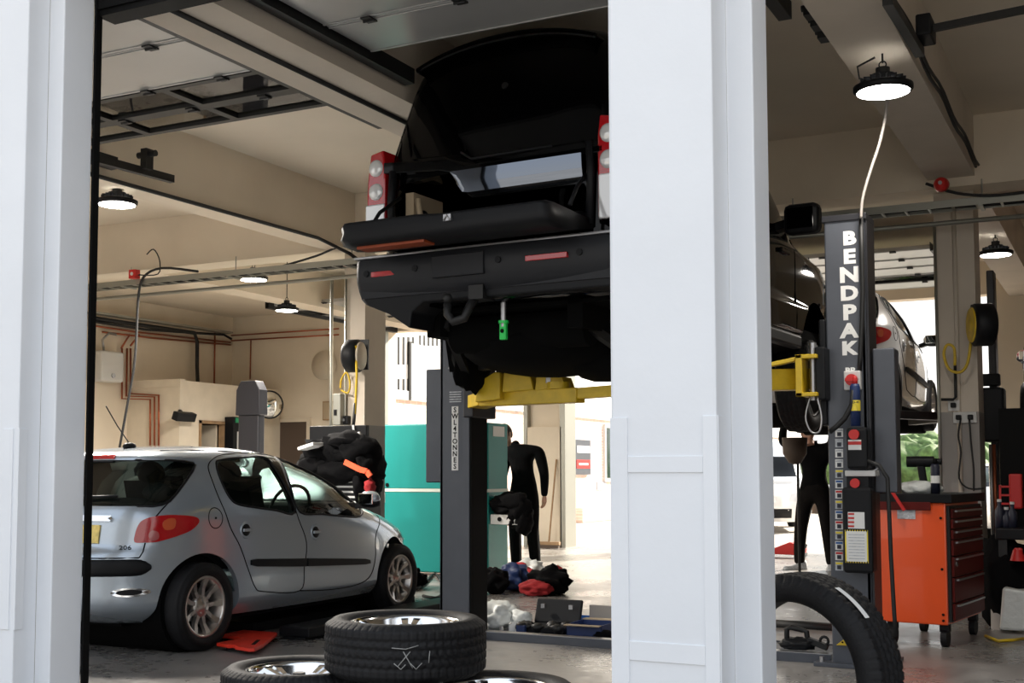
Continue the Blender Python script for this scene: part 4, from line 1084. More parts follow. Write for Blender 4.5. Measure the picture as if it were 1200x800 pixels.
tk = fr(988, 1021, 571, 671, .15, 'oil_tank', 'black_plastic', lift, bevel=.018)
ca = fr(992, 1018, 558, 572, .12, 'tank_neck', 'black_plastic', lift)
c = at(1002, 566, Y=fy - .13); b = MB(); b.cyl((c.x, fy - .121, c.z), (c.x, fy - .14, c.z), .028, seg=20); b.build('filler_cap', 'red', ca)
def sticker(parent, x0, x1, y0, y1, yb, m='paper', lines=0, lm='paper_grey'):
    a, d = at(x0, y1, Y=yb), at(x1, y0, Y=yb); b = MB(); b.box(a.x, d.x, yb - .003, yb, a.z, d.z); s = b.build('sticker', m, parent)
    for i in range(lines):
        b = MB(); z = d.z - (i + .7) * (d.z - a.z) / (lines + .4); b.box(a.x + .006, d.x - .006, yb - .004, yb - .0028, z - .003, z + .003); b.build('print_line', lm, s)
    return s
s = sticker(tk, 991, 1017, 621, 659, fy - .151, 'yellow_sticker')
a, d = at(992.5, 657.5, Y=fy - .154), at(1015.5, 622.5, Y=fy - .154); b = MB(); b.box(a.x, d.x, fy - .156, fy - .153, a.z, d.z); b.build('instruction_sheet', 'paper', s)
b = MB()
for i in range(9): z = d.z - .02 - i * (d.z - a.z - .02) / 9; b.box(a.x + .012, d.x - .012, fy - .157, fy - .1555, z - .002, z + .002)
b.build('print_line', 'paper_grey', s)
b = MB(); a2, d2 = at(991, 659, Y=fy - .153), at(1017, 621, Y=fy - .153)
for i in range(9):
    x = a2.x + (d2.x - a2.x) * (i + .5) / 9
    for z in (a2.z, d2.z - .012): b.box(x - .004, x + .004, fy - .1555, fy - .1535, z, z + .012)
b.build('hazard_dash', 'black', s)
s = sticker(tk, 994, 1013, 600, 619, fy - .151, 'paper')
for i in range(4): 
    a, d = at(994, 603 + i * 4.8, Y=fy - .154), at(1001, 601 + i * 4.8, Y=fy - .154); b = MB(); b.box(a.x, d.x, fy - .156, fy - .153, a.z, d.z); b.build('red_band', 'red', s)
# column of stickers left of the tank
cols_ = ['paper', 'paper_grey', 'yellow_sticker', 'paper', 'paper', 'red']
for i, y in enumerate(range(502, 668, 12)):
    s = sticker(ro, 979, 988, y, y + 10, fy - .001, 'paper_grey' if i % 3 == 1 else 'paper')
    a, d = at(979.5, y + 3, Y=fy - .004), at(987.5, y + .8, Y=fy - .004); b = MB(); b.box(a.x, d.x, fy - .0055, fy - .0035, a.z, d.z); b.build('sticker_band', ['red', 'yellow_sticker', 'blue'][i % 3] if i > 3 else 'paper_grey', s)
    b = MB(); c = at(983.5, y + 6.5, Y=fy - .004); b.box(c.x - .012, c.x + .012, fy - .0055, fy - .0035, c.z - .012, c.z + .012); b.build('pictogram', 'navy', s)
# hydraulic hose from the top of the post
b = MB(); hp = [at(x, y, Y=fy - .03) for x, y in ((1009, 256), (1010, 300), (1011, 340), (1010, 380), (1008, 420), (1007, 434))]; b.tube(hp, .014, 8); b.build('hydraulic_hose', 'cable', lift)
b = MB(); hp = [at(x, y, Y=fy - .09) for x, y in ((1000, 457), (998, 475), (990, 490), (980, 500), (972, 506))]; b.tube(hp, .016, 8); b.build('hydraulic_hose', 'cable', lift)
b = MB(); hp = [at(x, y, Y=fy - .12) for x, y in ((1016, 540), (1030, 545), (1040, 560), (1042, 600), (1044, 650), (1048, 720), (1050, 745))]; b.tube(hp, .012, 8); tag(b.build('power_cable', 'cable'), 'black cable hanging from the lift motor down past the orange chest', 'cable')
# spray can standing on the motor
def spray_can(loc, label, h=.26, r=.028, m='blue_dark'):
    t = thing('spray_can', label, 'spray can', loc)
    x, y, z = loc
    b = MB(); b.lathe([(0, z), (r, z), (r, z + h * .78), (r * .75, z + h * .84), (0, z + h * .84)], Matrix.Translation((x, y, 0)), 24); b.build('can', m, t)
    b = MB(); b.lathe([(r * 1.005, z + h * .30), (r * 1.01, z + h * .31), (r * 1.01, z + h * .5), (r * 1.005, z + h * .51)], Matrix.Translation((x, y, 0)), 24); b.build('can_label', 'yellow_sticker' if m == 'blue_dark' else 'paper', t)
    b = MB(); b.lathe([(0, z + h * .82), (r * .6, z + h * .82), (r * .55, z + h * .95), (r * .3, z + h), (0, z + h)], Matrix.Translation((x, y, 0)), 20); b.build('nozzle_cap', 'red' if m == 'blue_dark' else 'black', t)
    return t
zc = at(1003, 499, Y=fy - .07); sc = spray_can((zc.x, fy - .075, zc.z), 'blue and yellow lubricant spray can standing on the lift motor', .30, .03)
b = MB(); b.text('WD-40', .02, MAT((zc.x, fy - .107, zc.z + .14), (1, 0, 0), (0, 0, 1)), .001); b.build('label_text', 'navy', sc)
# ------------------------------------------------------------------ lamps
def highbay(loc, label, s=1., top=None):
    t = thing('high_bay_lamp', label, 'lamp', loc, world=False)
    b = MB(); b.lathe([(0, .0), (.150 * s, .0), (.165 * s, .012), (.165 * s, .035), (.12 * s, .052), (.10 * s, .052)], seg=48); b.build('lamp_housing', 'black_plastic', t, world=False)
    b = MB(); b.lathe([(0, -.002), (.145 * s, -.002), (.145 * s, .004), (0, .004)], seg=48); b.build('lamp_face', 'lamp_face', t, world=False)
    b = MB(); b.cyl((0, 0, .05), (0, 0, .10), .085 * s, .07 * s, 32)
    for k in range(16): a = 2 * PI * k / 16; b.beam((.05 * s * math.cos(a), .05 * s * math.sin(a), .07), (.125 * s * math.cos(a), .125 * s * math.sin(a), .06), .006, .035)
    b.build('heat_sink', 'black_plastic', t, world=False)
    b = MB(); b.cyl((0, 0, .10), (0, 0, .14), .04 * s, seg=20); b.tube([(.02 * math.cos(a), 0, .16 + .02 * math.sin(a)) for a in lin(0, 2 * PI, 13)[:-1]], .004, 6, True)
    if top: b.cyl((0, 0, .17), (0, 0, top - loc[2]), .006, seg=8)
    b.build('hook', 'dark_steel', t, world=False)
    return t
L0 = at(1035, 108, Z=3.33)
spots = [((L0.x, L0.y, 3.33), 'lit round high bay lamp hanging under the right ceiling beam with loose cable loop', 3.56),
         (tuple(at(137, 240, Z=3.33)), 'lit round high bay lamp at the left, nearest to the folded door track', 3.46),
         (tuple(at(297, 328, Z=3.35)), 'lit round high bay lamp just under the cable tray in the left bay', 4.06),
         (tuple(at(336, 364, Z=3.35)), 'lit round high bay lamp lowest and farthest away in the left bay', 4.06),
         (tuple(at(1167, 299, Z=3.35)), 'lit round high bay lamp far back beyond the right column', 3.56)]
for loc, lb, top in spots: highbay(loc, lb, 1.0, top)
b = MB()
b.tube([(L0.x - .05, L0.y, 3.40), (L0.x - .13, L0.y, 3.43), (L0.x - .14, L0.y, 3.50), (L0.x - .04, L0.y, 3.54)], .006, 6); tag(b.build('lamp_flex', 'cable'), 'short black flex looping beside the nearest right lamp', 'cable')
b = MB(); pts = [at(x, y, Y=fy - .06) for x, y in ((1040, 116), (1037, 140), (1030, 170), (1020, 200), (1011, 232), (1009, 256))]
b.tube(smooth_poly(pts, 5, False), .009, 8); tag(b.build('supply_cable', 'grey_cable'), 'grey cable curving down from the right lamp to the lettered lift post', 'cable')

# ------------------------------------------------------------------ trays, conduits and cables on the beams
def run(name, m, pts, r, label, cat='pipe', group=None, sm=0, seg=8):
    b = MB(); b.tube(smooth_poly(pts, sm, False) if sm else pts, r, seg); return tag(b.build(name, m), label, cat, group)
yt_ = 10.50
tz = at(399, 300, Y=yt_).z
t = thing('cable_tray', 'long galvanised cable tray crossing the hall under the transverse beam', 'cable tray', (-5, yt_, 3.25))
for nm, x0, x1 in (('tray_section', -10.6, -3.2), ('tray_section', -3.2, 1.5)):
    b = MB(); b.box(x0, x1, yt_ - .13, yt_ - .12, 3.27, 3.33); b.box(x0, x1, yt_ + .05, yt_ + .06, 3.27, 3.33)
    for i in range(int((x1 - x0) / .18)): b.box(x0 + i * .18, x0 + i * .18 + .02, yt_ - .12, yt_ + .05, 3.27, 3.28)
    b.build(nm, 'galv', t)
b = MB()
for k in range(5):
    ph = k * 1.7; b.tube([(x, yt_ - .10 + k * .033, 3.30 + .012 * math.sin(x * 3 + ph)) for x in lin(-10.5, 1.4, 60)], .010, 6)
b.build('cable_bundle', 'cable', t)
for i in range(8):
    x = -10 + i * 1.5; b = MB(); b.cyl((x, yt_ + .0, 3.28), (x, yt_ + .0, 3.50 if i else 3.50), .006, seg=6); b.box(x - .015, x + .015, yt_ - .14, yt_ + .08, 3.255, 3.27); b.build('hanger', 'galv', t)
run('conduit', 'galv', [(-10.6, 10.5, 3.17), (1.5, 10.5, 3.17)], .02, 'straight grey conduit running just below the cable tray across the hall')
run('hanging_cable', 'cable', [at(x, y, Y=10.35) for x, y in ((232, 318), (190, 314), (168, 325), (162, 350), (160, 390), (157, 430), (150, 470), (140, 525))], .014, 'black cable hanging from the tray down behind the silver car', 'cable', sm=4)
run('looped_cable', 'cable', [at(x, y, Y=10.3) for x, y in ((162, 322), (185, 321), (187, 305), (180, 292), (172, 298))], .007, 'thin black cable looped beside the red alarm box on the tray', 'cable', sm=4)
p = at(156, 321, Y=10.3); b = MB(); b.box(p.x - .05, p.x + .05, 10.28, 10.36, p.z - .05, p.z + .05); o = thing('alarm_box', 'small red alarm box fixed beside the left cable tray', 'alarm', (p.x, 10.32, p.z - .05)); b.build('alarm_body', 'red', o, bevel=.006)
b = MB(); b.cyl((p.x, 10.28, p.z), (p.x, 10.275, p.z), .02, seg=14); b.build('glass_disc', 'plastic_white', o)
p = at(1103, 216, Y=10.3); o = thing('alarm_bell', 'dark red alarm bell at the top of the right column', 'alarm', (p.x, 10.45, p.z)); b = MB(); b.lathe([(0, .06), (.035, .055), (.055, .02), (.06, -.02), (0, -.02)], Matrix.Translation(p) @ Matrix.Rotation(R(90), 4, 'X'), 28); b.build('bell_dome', 'red', o)
b = MB(); b.cyl(p + Vector((0, -.06, 0)), p + Vector((0, -.075, 0)), .015, seg=12); b.build('bell_screw', 'steel', o)
run('beam_cable', 'cable', [(-7.00, 4.6, 3.46), (-7.00, 6.8, 3.45), (-7.0, 9.9, 3.465), (-7.0, 10.45, 3.40), (-6.9, 10.45, 3.33)], .018, 'black cable clipped along the lower edge of the left beam', 'cable')
for i, (dx, w) in enumerate(((-1.03, .012), (-1.01, .010))):
    run('beam_cable', 'cable', [(dx, y, 3.60 - .02 * math.sin(y * 5 + i)) for y in lin(5.2, 10.4, 24)], w, 'black cable clipped along the right side of the right beam' if i == 0 else 'thinner black cable beside the clipped one on the right beam', 'cable')
run('beam_conduit', 'dark_steel', [(-4.21, 4.5, 3.49), (-4.21, 10.5, 3.49)], .016, 'dark conduit along the underside of the middle beam', 'pipe')
run('tray_tail', 'cable', [at(x, y, Y=10.4) for x, y in ((330, 312), (370, 300), (395, 290), (415, 288), (432, 293))], .012, 'black cable rising off the tray beside the black off-roader', 'cable', sm=4)
run('cross_cable', 'cable', [at(x, y, Y=10.35) for x, y in ((1085, 215), (1120, 226), (1160, 229), (1200, 225))], .012, 'black cable sagging to the right from the alarm bell', 'cable', sm=4)
# door rail bracket left
o = thing('door_rail', 'short black door rail with roller bracket under the left beam', 'door rail', tuple(at(150, 197, Z=3.5)))
pA, pB = at(113, 186, Z=3.52), at(202, 210, Z=3.52); b = MB(); b.beam(pA, pB, .05, .06); b.build('rail', 'dark_steel', o)
pc = at(172, 200, Z=3.52); b = MB(); b.cbox((pc.x, pc.y, pc.z + .09), (.06, .08, .16)); b.cyl((pc.x - .09, pc.y, pc.z + .13), (pc.x + .09, pc.y, pc.z + .13), .025, seg=12); b.build('roller_bracket', 'dark_steel', o)
# door motor brackets at the right beam
o = thing('door_operator', 'dark door operator hanging beside the right beam near the ceiling', 'door operator', (-1.0, 7.4, 3.8))
pc = at(1085, 35, X=-.95); b = MB(); b.cbox(pc, (.08, .22, .12)); b.build('motor_case', 'black_plastic', o, bevel=.01)
b = MB(); b.beam(at(1040, 0, X=-1.0), at(1078, 62, X=-1.0), .05, .05); b.beam((pc.x, pc.y, pc.z), (pc.x + .9, pc.y + .1, pc.z + .08), .03, .04); b.build('rail', 'dark_steel', o)
o = thing('door_bracket', 'black spring bracket on the left side of the right beam', 'bracket', (-1.47, 7, 3.7))
for i, (x, y) in enumerate(((950, 15), (958, 28), (966, 42))):
    pc = at(x, y, X=-1.48); b = MB(); b.cbox(pc, (.06, .10, .05)); b.cyl(pc + Vector((-.05, 0, .03)), pc + Vector((.03, 0, .03)), .018, seg=10); b.build('bracket_plate', 'dark_steel', o)
# conduits on the two columns
for x, lb in ((-7.25, 'left'), (-1.40, 'right')):
    run('column_conduit', 'galv', [(x, 10.77, 0.3), (x, 10.77, 3.2)], .013, 'grey vertical conduit on the front of the %s column' % lb)
run('column_conduit', 'galv', [(-7.43, 10.77, 1.0), (-7.43, 10.77, 3.2)], .018, 'grey vertical pipe standing left of the left column')
run('column_trunking', 'cream_beam', [(-1.25, 10.79, .5), (-1.25, 10.79, 3.4)], .018, 'cream trunking down the middle of the right column')

# ------------------------------------------------------------------ hose reels
def hose_reel(loc, yaw, face, label, arm_x):
    t = thing('hose_reel', label, 'hose reel', loc, yaw, world=False)
    b = MB(); b.lathe([(0, -.09), (.17, -.09), (.20, -.07), (.20, .07), (.17, .09), (0, .09)], Matrix.Rotation(R(90), 4, 'Y'), 36); b.build('reel_case', 'black_plastic', t, world=False)
    b = MB(); b.lathe([(0, .012), (.05, .02), (.06, .008), (.13, .006), (.155, .012), (.165, 0), (.165, -.01)], Matrix.Translation((-.092, 0, 0)) @ Matrix.Rotation(R(-90), 4, 'Y'), 36); b.build('reel_face', face, t, world=False)
    b = MB(); b.box(-.03, .10, -.05, .24, .05, .10); b.box(-.04, .11, .20, .24, -.15, .22); b.build('wall_bracket', 'dark_steel', t, world=False)
    return t
p = at(1152, 381, Y=10.55)
hr = hose_reel((p.x, 10.52, p.z), R(20), 'yellow', 'black hose reel with yellow face on the right column', 1); hr.scale = (.92, .85, .85)
run('air_hose', 'yellow', [at(x, y, Y=10.6) for x, y in ((1138, 398), (1134, 425), (1125, 436), (1112, 432), (1106, 415), (1110, 404), (1118, 408), (1119, 428))], .012, 'yellow air hose looping down the right column below its reel', 'hose', sm=4)
p = at(414, 417, Y=10.6)
hr2 = hose_reel((p.x, 10.60, p.z), R(12), 'black_plastic', 'black hose reel mounted on the left column behind the car', -1); hr2.scale = (.85, .85, .85)
b = MB(); b.lathe([(0, .0), (.17, 0), (.165, .02), (0, .02)], Matrix.Translation((.093, 0, 0)) @ Matrix.Rotation(R(90), 4, 'Y'), 30); b.build('reel_face', 'cream_light', hr2, world=False)
run('air_hose', 'yellow', [at(x, y, Y=10.5) for x, y in ((417, 405), (418, 440), (417, 470), (416, 485))], .013, 'yellow air hose hanging straight down from the left column reel', 'hose')
run('air_hose_end', 'cable', [at(x, y, Y=10.5) for x, y in ((416, 472), (415, 490), (414, 500))], .017, 'black end of the hose hanging at the left column', 'hose')
run('air_hose', 'paper', [at(x, y, Y=10.4) for x, y in ((414, 498), (416, 515), (420, 528), (425, 545))], .012, 'white tail of hose hanging over the pile of clothes', 'hose', sm=3)
run('air_pipe', 'dark_steel', [at(x, y, Y=10.72) for x, y in ((1119, 418), (1120, 465), (1117, 468), (1103, 468))], .012, 'short dark air pipe with elbow on the right column')
run('bent_hose', 'yellow', [at(x, y, Y=10.72) for x, y in ((399, 455), (400, 445), (406, 436), (410, 448), (408, 460), (400, 457))], .010, 'small yellow hose loop on the pipe left of the left column', 'hose', sm=4)
# sockets
def socket(px, py, label, n=1):
    p = at(px, py, Y=10.79); t = thing('wall_socket', label, 'socket', (p.x, 10.79, p.z))
    w = .045 * n; b = MB(); b.box(p.x - w, p.x + w, 10.77, 10.80, p.z - .045, p.z + .045); b.build('face_plate', 'plastic_white', t, bevel=.004)
    for i in range(n): 
        b = MB(); x = p.x - w + .045 + .09 * i; b.box(x - .02, x + .02, 10.72, 10.772, p.z - .02, p.z + .02); b.build('plug', 'black_plastic', t, bevel=.006)
    return t, p
s1, p = socket(1131, 489, 'white double socket with two black plugs on the right column', 2)
s2, p2_ = socket(1118, 475, 'white blank switch plate above the double socket', 1)
for x0, pts, lb in ((1125, ((1126, 490), (1123, 510), (1126, 530), (1124, 560), (1135, 572), (1153, 572)), 'wavy left'), (1136, ((1136, 490), (1138, 520), (1141, 550), (1141, 575)), 'straight right')):
    run('power_lead', 'cable', [at(x, y, Y=10.74) for x, y in pts], .007, 'thin black %s lead hanging from the double socket' % lb, 'cable', sm=4)
b = MB(); p = at(395, 425, Y=10.6)

# ------------------------------------------------------------------ left back room: heater, copper pipes, signs
p = at(134, 428, X=XL + .15); hw = .42
t = thing('water_heater', 'white wall-hung water heater on the left wall', 'water heater', (XL + .2, p.y, p.z - .3))
y0_, y1_ = at(119, 430, X=XL + .3).y, at(146, 430, X=XL + .3).y; z0_, z1_ = at(130, 447, X=XL + .3).z, at(130, 411, X=XL + .3).z
b = MB(); b.box(XL, XL + .3, y0_, y1_, z0_, z1_); b.build('heater_body', 'plastic_white', t, bevel=.04)
b = MB(); b.cyl((XL + .3, (y0_ + y1_) / 2, z0_ + .1), (XL + .32, (y0_ + y1_) / 2, z0_ + .1), .04, seg=16); b.build('dial', 'paper_grey', t)
b = MB(); b.tube([at(x, y, X=XL + .1) for x, y in ((122, 412), (120, 398), (128, 390), (136, 392))], .02, 8); b.build('flue_pipe', 'steel', t)
def cp(pts, lb, X=None): run('copper_pipe', 'copper', [(at(x, y, X=(X or XL + .06)) if at(x, y, X=XL + .06).y < YO - .02 or at(x, y, X=XL + .06).z > ZO + .12 else at(x, y, Y=YO - .04)) for x, y in pts], .016, lb)
cp(((106, 381), (160, 389), (270, 401)), 'upper copper pipe along the left wall up to the corner')
cp(((120, 389), (180, 396), (270, 404)), 'lower copper pipe along the left wall up to the corner')
cp(((143, 408), (143, 467), (176, 468), (176, 522)), 'left one of three copper pipes stepping down the left wall')
cp(((149, 408), (148, 464), (181, 465), (181, 522)), 'middle one of three copper pipes stepping down the left wall')
cp(((153, 408), (153, 461), (186, 463), (186, 522)), 'right one of three copper pipes stepping down the left wall')
cp(((142, 408), (152, 392)), 'short slanted copper pipe above the water heater')
cp(((153, 405), (163, 392)), 'second short slanted copper pipe right of the water heater')
cp(((252, 386), (251, 452)), 'vertical copper pipe down the left wall near the corner')
run('wall_cable', 'cable', [at(x, y, X=XL + .12) for x, y in ((106, 372), (160, 380), (228, 390), (231, 400), (231, 430), (232, 455))], .035, 'thick black cable along the left wall dropping to the office roof', 'cable')
run('wall_cable', 'cable', [at(x, y, X=XL + .12) for x, y in ((106, 376), (170, 386), (228, 390), (262, 392), (271, 397))], .022, 'thinner black cable along the top of the left wall', 'cable')
b = MB(); pA, pB = at(106, 366, X=XL + .2), at(268, 390, X=XL + .2); b.beam(pA, pB, .2, .03); tag(b.build('wall_tray', 'galv'), 'thin galvanised tray high on the left wall', 'cable tray')
for (x0, y0), (x1, y1), lb in (((271, 399), (397, 392), 'lower'), ((271, 393), (397, 385), 'upper')):
    run('copper_pipe', 'copper', [at(x0, y0, Y=YB - .05), at(x1, y1, Y=YB - .05)], .014, '%s long copper pipe along the back wall' % lb)
run('copper_pipe', 'copper', [at(294, 397, Y=YB - .05), at(293, 444, Y=YB - .05)], .012, 'vertical copper pipe on the back wall above the far lift post')
p = at(380, 428, Y=YB - .03); b = MB(); b.lathe([(0, 0), (.25, 0), (.26, -.012), (.26, -.02), (0, -.02)], Matrix.Translation(p) @ Matrix.Rotation(R(-90), 4, 'X'), 48); tag(b.build('wall_disc', 'cream_light'), 'pale round disc fixed on the back wall left of the pipes', 'sign')
p = at(316, 474, X=XO + .3); t = thing('convex_mirror', 'round convex mirror beside the far lift post', 'mirror', p)
b = MB(); Mx = Matrix.Translation(p) @ Matrix.Rotation(R(55), 4, 'Z') @ Matrix.Rotation(R(90), 4, 'X')
b.lathe([(0, .09), (.10, .075), (.19, .03), (.235, 0)], Mx, 40); b.build('mirror_dome', 'mirror', t)
b = MB(); b.lathe([(.23, -.01), (.25, -.01), (.25, .012), (.23, .012)], Mx, 40, closed=True); b.beam(p, p + Vector((-.3, 0, 0)), .04, .04); b.build('mirror_rim', 'dark_steel', t)
def onoff(x0, x1, y0, y1, X, dep, name, m, label, cat, bevel=.01):
    a, c = at(x0, y1, X=X), at(x1, y0, X=X); t = thing(name, label, cat, (X, (a.y + c.y) / 2, min(a.z, c.z)))
    b = MB(); b.box(X - dep, X, a.y, c.y, a.z, c.z); b.build('case', m, t, bevel=bevel); return t, a, c
t, a, c = onoff(273, 289, 489, 540, XO + .2, .19, 'vending_cabinet', 'black_plastic', 'dark tall cabinet with green sign on top at the office wall', 'cabinet')
b = MB(); b.box(XO + .2, XO + .215, a.y + .05, c.y - .02, c.z - .10, c.z - .02); b.build('green_header', 'green_sign', t)
b = MB()
for i in range(3): b.box(XO + .2, XO + .212, a.y + .1 + i * .1, a.y + .15 + i * .1, c.z - .6, c.z - .25)
b.build('pale_slot', 'plastic_white', t)
t = thing('wall_light', 'black angled floodlight left of the office door', 'floodlight', tuple(at(216, 488, X=XO + .1)))
p = at(216, 488, X=XO + .15); b = MB(); b.cbox(p, (.12, .45, .14), (0, R(20), 0)); b.build('flood_housing', 'black_plastic', t, bevel=.015)
b = MB(); b.beam(p, p + Vector((-.15, .05, .1)), .05, .05); b.build('flood_bracket', 'dark_steel', t)
t = thing('notice_board', 'tan notice board on the back wall beside the left column pipe', 'notice board', tuple(at(386, 480, Y=YB - .05)))
a, c = at(379, 491, Y=YB - .05), at(394, 471, Y=YB - .05); b = MB(); b.box(a.x, c.x, YB - .06, YB - .02, a.z, c.z); b.build('board', 'cardboard', t); b = MB(); b.box(a.x - .02, c.x + .02, YB - .05, YB - .01, a.z - .02, c.z + .02); b.build('frame', 'wood', t)
t = thing('distribution_box', 'grey electrical box with switches at the foot of the left column', 'fuse box', tuple(at(395, 475, Y=10.78)))
a, c = at(391, 498, Y=10.7), at(400, 461, Y=10.7); b = MB(); b.box(a.x, c.x, 10.68, 10.80, a.z, c.z); b.build('box_case', 'galv', t, bevel=.008); b = MB(); b.box(a.x + .02, a.x + .05, 10.67, 10.685, a.z + .1, a.z + .16); b.build('switch', 'black_plastic', t)
t = thing('socket_box', 'dark socket box low on the left column', 'socket', tuple(at(405, 492, Y=10.78)))
a, c = at(401, 497, Y=10.78), at(410, 487, Y=10.78); b = MB(); b.box(a.x, c.x, 10.74, 10.80, a.z, c.z); b.build('box_case', 'black_plastic', t, bevel=.008); b = MB(); b.cyl(((a.x + c.x) / 2, 10.745, (a.z + c.z) / 2), ((a.x + c.x) / 2, 10.73, (a.z + c.z) / 2), .015, seg=12); b.build('plug_hole', 'steel', t)
# far single lift post in the left bay
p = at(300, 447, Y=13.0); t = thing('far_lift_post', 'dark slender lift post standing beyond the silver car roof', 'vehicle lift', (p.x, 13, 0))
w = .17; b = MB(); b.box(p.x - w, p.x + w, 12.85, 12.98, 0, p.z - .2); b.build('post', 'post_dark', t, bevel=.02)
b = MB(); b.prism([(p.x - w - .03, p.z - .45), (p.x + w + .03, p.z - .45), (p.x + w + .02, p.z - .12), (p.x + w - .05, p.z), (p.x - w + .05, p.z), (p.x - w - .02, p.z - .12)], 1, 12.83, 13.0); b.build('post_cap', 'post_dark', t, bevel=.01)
# black screen behind the clothes
a, c = at(364, 560, Y=10.45), at(431, 498, Y=10.45); t = thing('display_screen', 'large black screen standing in front of the left column', 'screen', ((a.x + c.x) / 2, 10.45, 0))
b = MB(); b.box(a.x, c.x, 10.42, 10.48, 1.02, c.z); b.build('screen_panel', 'black_plastic', t, bevel=.008); b = MB(); b.box((a.x + c.x) / 2 - .05, (a.x + c.x) / 2 + .05, 10.42, 10.5, 0, 1.05); b.box(a.x + .1, c.x - .1, 10.3, 10.6, 0, .03); b.build('screen_stand', 'dark_steel', t)
# tool trolley with clothes
a, c = at(398, 610, Y=9.9), at(436, 545, Y=9.9); t = thing('tool_trolley', 'black tool trolley with pale drawer edges under a heap of clothes', 'tool trolley', ((a.x + c.x) / 2, 10.0, 0))
x0, x1 = a.x - .35, at(420, 550, Y=9.8).x
b = MB(); b.box(x0, x1, 9.8, 10.2, .12, at(410, 548, Y=9.8).z); b.build('trolley_body', 'black_plastic', t, bevel=.01)
for y in range(552, 600, 6):
    zz = at(410, y, Y=9.79).z
    b = MB(); b.box(x0 + .25, x1 - .02, 9.785, 9.80, zz - .010, zz + .008); b.build('drawer_pull', 'plastic_white', t)
for xx in (x0 + .06, x1 - .06):
    for yy in (9.86, 10.14): b = MB(); b.cyl((xx - .02, yy, .06), (xx + .02, yy, .06), .06, seg=18); b.build('castor', 'rubber', t)
b = MB()
for i, (x, y, rx, rz) in enumerate(((385, 532, .33, .17), (400, 520, .25, .12), (415, 530, .20, .16), (372, 545, .25, .14), (428, 548, .10, .14), (424, 570, .08, .16), (395, 550, .3, .16))):
    pp = at(x, y, Y=9.75); b.blob((pp.x, 9.85, pp.z), (rx, .22, rz), i + 3, .3, 3, 2.5)
tag(b.build('clothes_heap', 'cloth_black'), 'heap of black work clothes piled on the tool trolley', 'clothes')
b = MB(); pts = [at(x, y, Y=9.52) for x, y in ((404, 541), (412, 545), (422, 550), (430, 552), (434, 558))]; 
for q0, q1 in zip(pts[:-1], pts[1:]): b.beam(q0, q1, .02, .05)
tag(b.build('orange_strap', 'cloth_orange'), 'bright orange strap lying over the black clothes', 'strap')
b = MB(); pp = at(430, 570, Y=9.55); b.blob((pp.x, 9.6, pp.z), (.05, .06, .07), 4, .3, 3); tag(b.build('red_cloth', 'cloth_red'), 'small dark red cloth hanging at the right end of the clothes', 'cloth')
b = MB(); p0, p1 = at(356, 526, Y=9.6), at(374, 520, Y=9.6); b.beam(p0, p1, .2, .03); tag(b.build('white_folder', 'paper', bevel=.004), 'white folder lying at the left end of the clothes heap', 'folder')
b = MB(); p0 = at(415, 515, Y=9.9); b.cbox(p0, (.16, .02, .12), (0, R(-12), 0)); tag(b.build('paper_sheet', 'paper'), 'white paper sheet sticking up from the clothes heap', 'paper')

# ------------------------------------------------------------------ teal machine cabinet
x0, y0c = -7.86, 12.35
xe = at(572, 600, Y=y0c).x; ye = 12.85
x0 = at(438, 600, Y=y0c).x; zt = at(470, 497, Y=y0c).z
t = thing('machine_cabinet', 'large teal metal machine cabinet with two stacked doors behind the left lift post', 'cabinet', ((x0 + xe) / 2, 12.6, 0))
zm = at(470, 574, Y=y0c).z
b = MB(); b.box(x0, xe, y0c, ye, .03, zt); b.build('cabinet_body', 'teal', t, bevel=.015)
for z0_, z1_ in ((.04, zm - .02), (zm + .02, zt - .01)):
    b = MB(); b.box(x0 + .005, xe - .01, y0c - .02, y0c, z0_, z1_); d_ = b.build('door', 'teal', t, bevel=.006)
    a = at(447, 505 if z0_ > .5 else 583, Y=y0c - .02); b = MB(); b.box(a.x - .05, a.x + .05, y0c - .024, y0c - .019, a.z - .06, a.z + .06); b.build('notice', 'paper', d_)
    if z0_ > .5: a = at(454, 568, Y=y0c - .02); b = MB(); b.cyl((a.x, y0c - .03, a.z), (a.x, y0c - .018, a.z), .022, seg=16); b.build('lock', 'black', d_)
b = MB(); b.box(x0, xe + .004, y0c - .024, ye, zm - .018, zm + .018); b.build('trim_band', 'teal_trim', t)
a, c = at(578, 511, X=xe + .003), at(591, 500, X=xe + .003); b = MB(); b.box(xe, xe + .005, a.y, c.y, min(a.z, c.z), max(a.z, c.z)); b.build('notice', 'paper', t)
# shelf bracket on the cabinet side with a black jacket on it
pz = at(585, 608, X=xe + .1)
t2 = thing('side_shelf', 'small white shelf box with round hole on the side of the teal cabinet', 'shelf', (xe + .1, 12.7, pz.z))
a, c = at(574, 614, Y=12.4), at(588, 603, Y=12.4); b = MB(); b.box(xe + .0, xe + .34, 12.4, 12.7, pz.z - .06, pz.z + .05); b.build('shelf_box', 'plastic_white', t2, bevel=.006); b = MB(); b.cyl((xe + .12, 12.398, pz.z), (xe + .12, 12.39, pz.z), .025, seg=16); b.build('hole', 'black', t2)
b = MB()
for i, (x, y, rx, rz) in enumerate(((584, 590, .20, .08), (598, 588, .20, .11), (608, 598, .15, .16), (612, 612, .10, .15), (600, 606, .10, .12), (590, 598, .14, .06))):
    pp = at(x, y, Y=12.45); b.blob((pp.x, 12.5, pp.z), (rx, .12, rz), i, .25, 3)
tag(b.build('draped_jacket', 'cloth_black'), 'black jacket draped over the shelf beside the teal cabinet', 'jacket')
run('floor_cable', 'cable', [at(x, y, Z=.02) for x, y in ((488, 690), (498, 683), (510, 672), (520, 690), (512, 700), (496, 698))], .015, 'black cable curling on the floor below the teal cabinet', 'cable', sm=4)

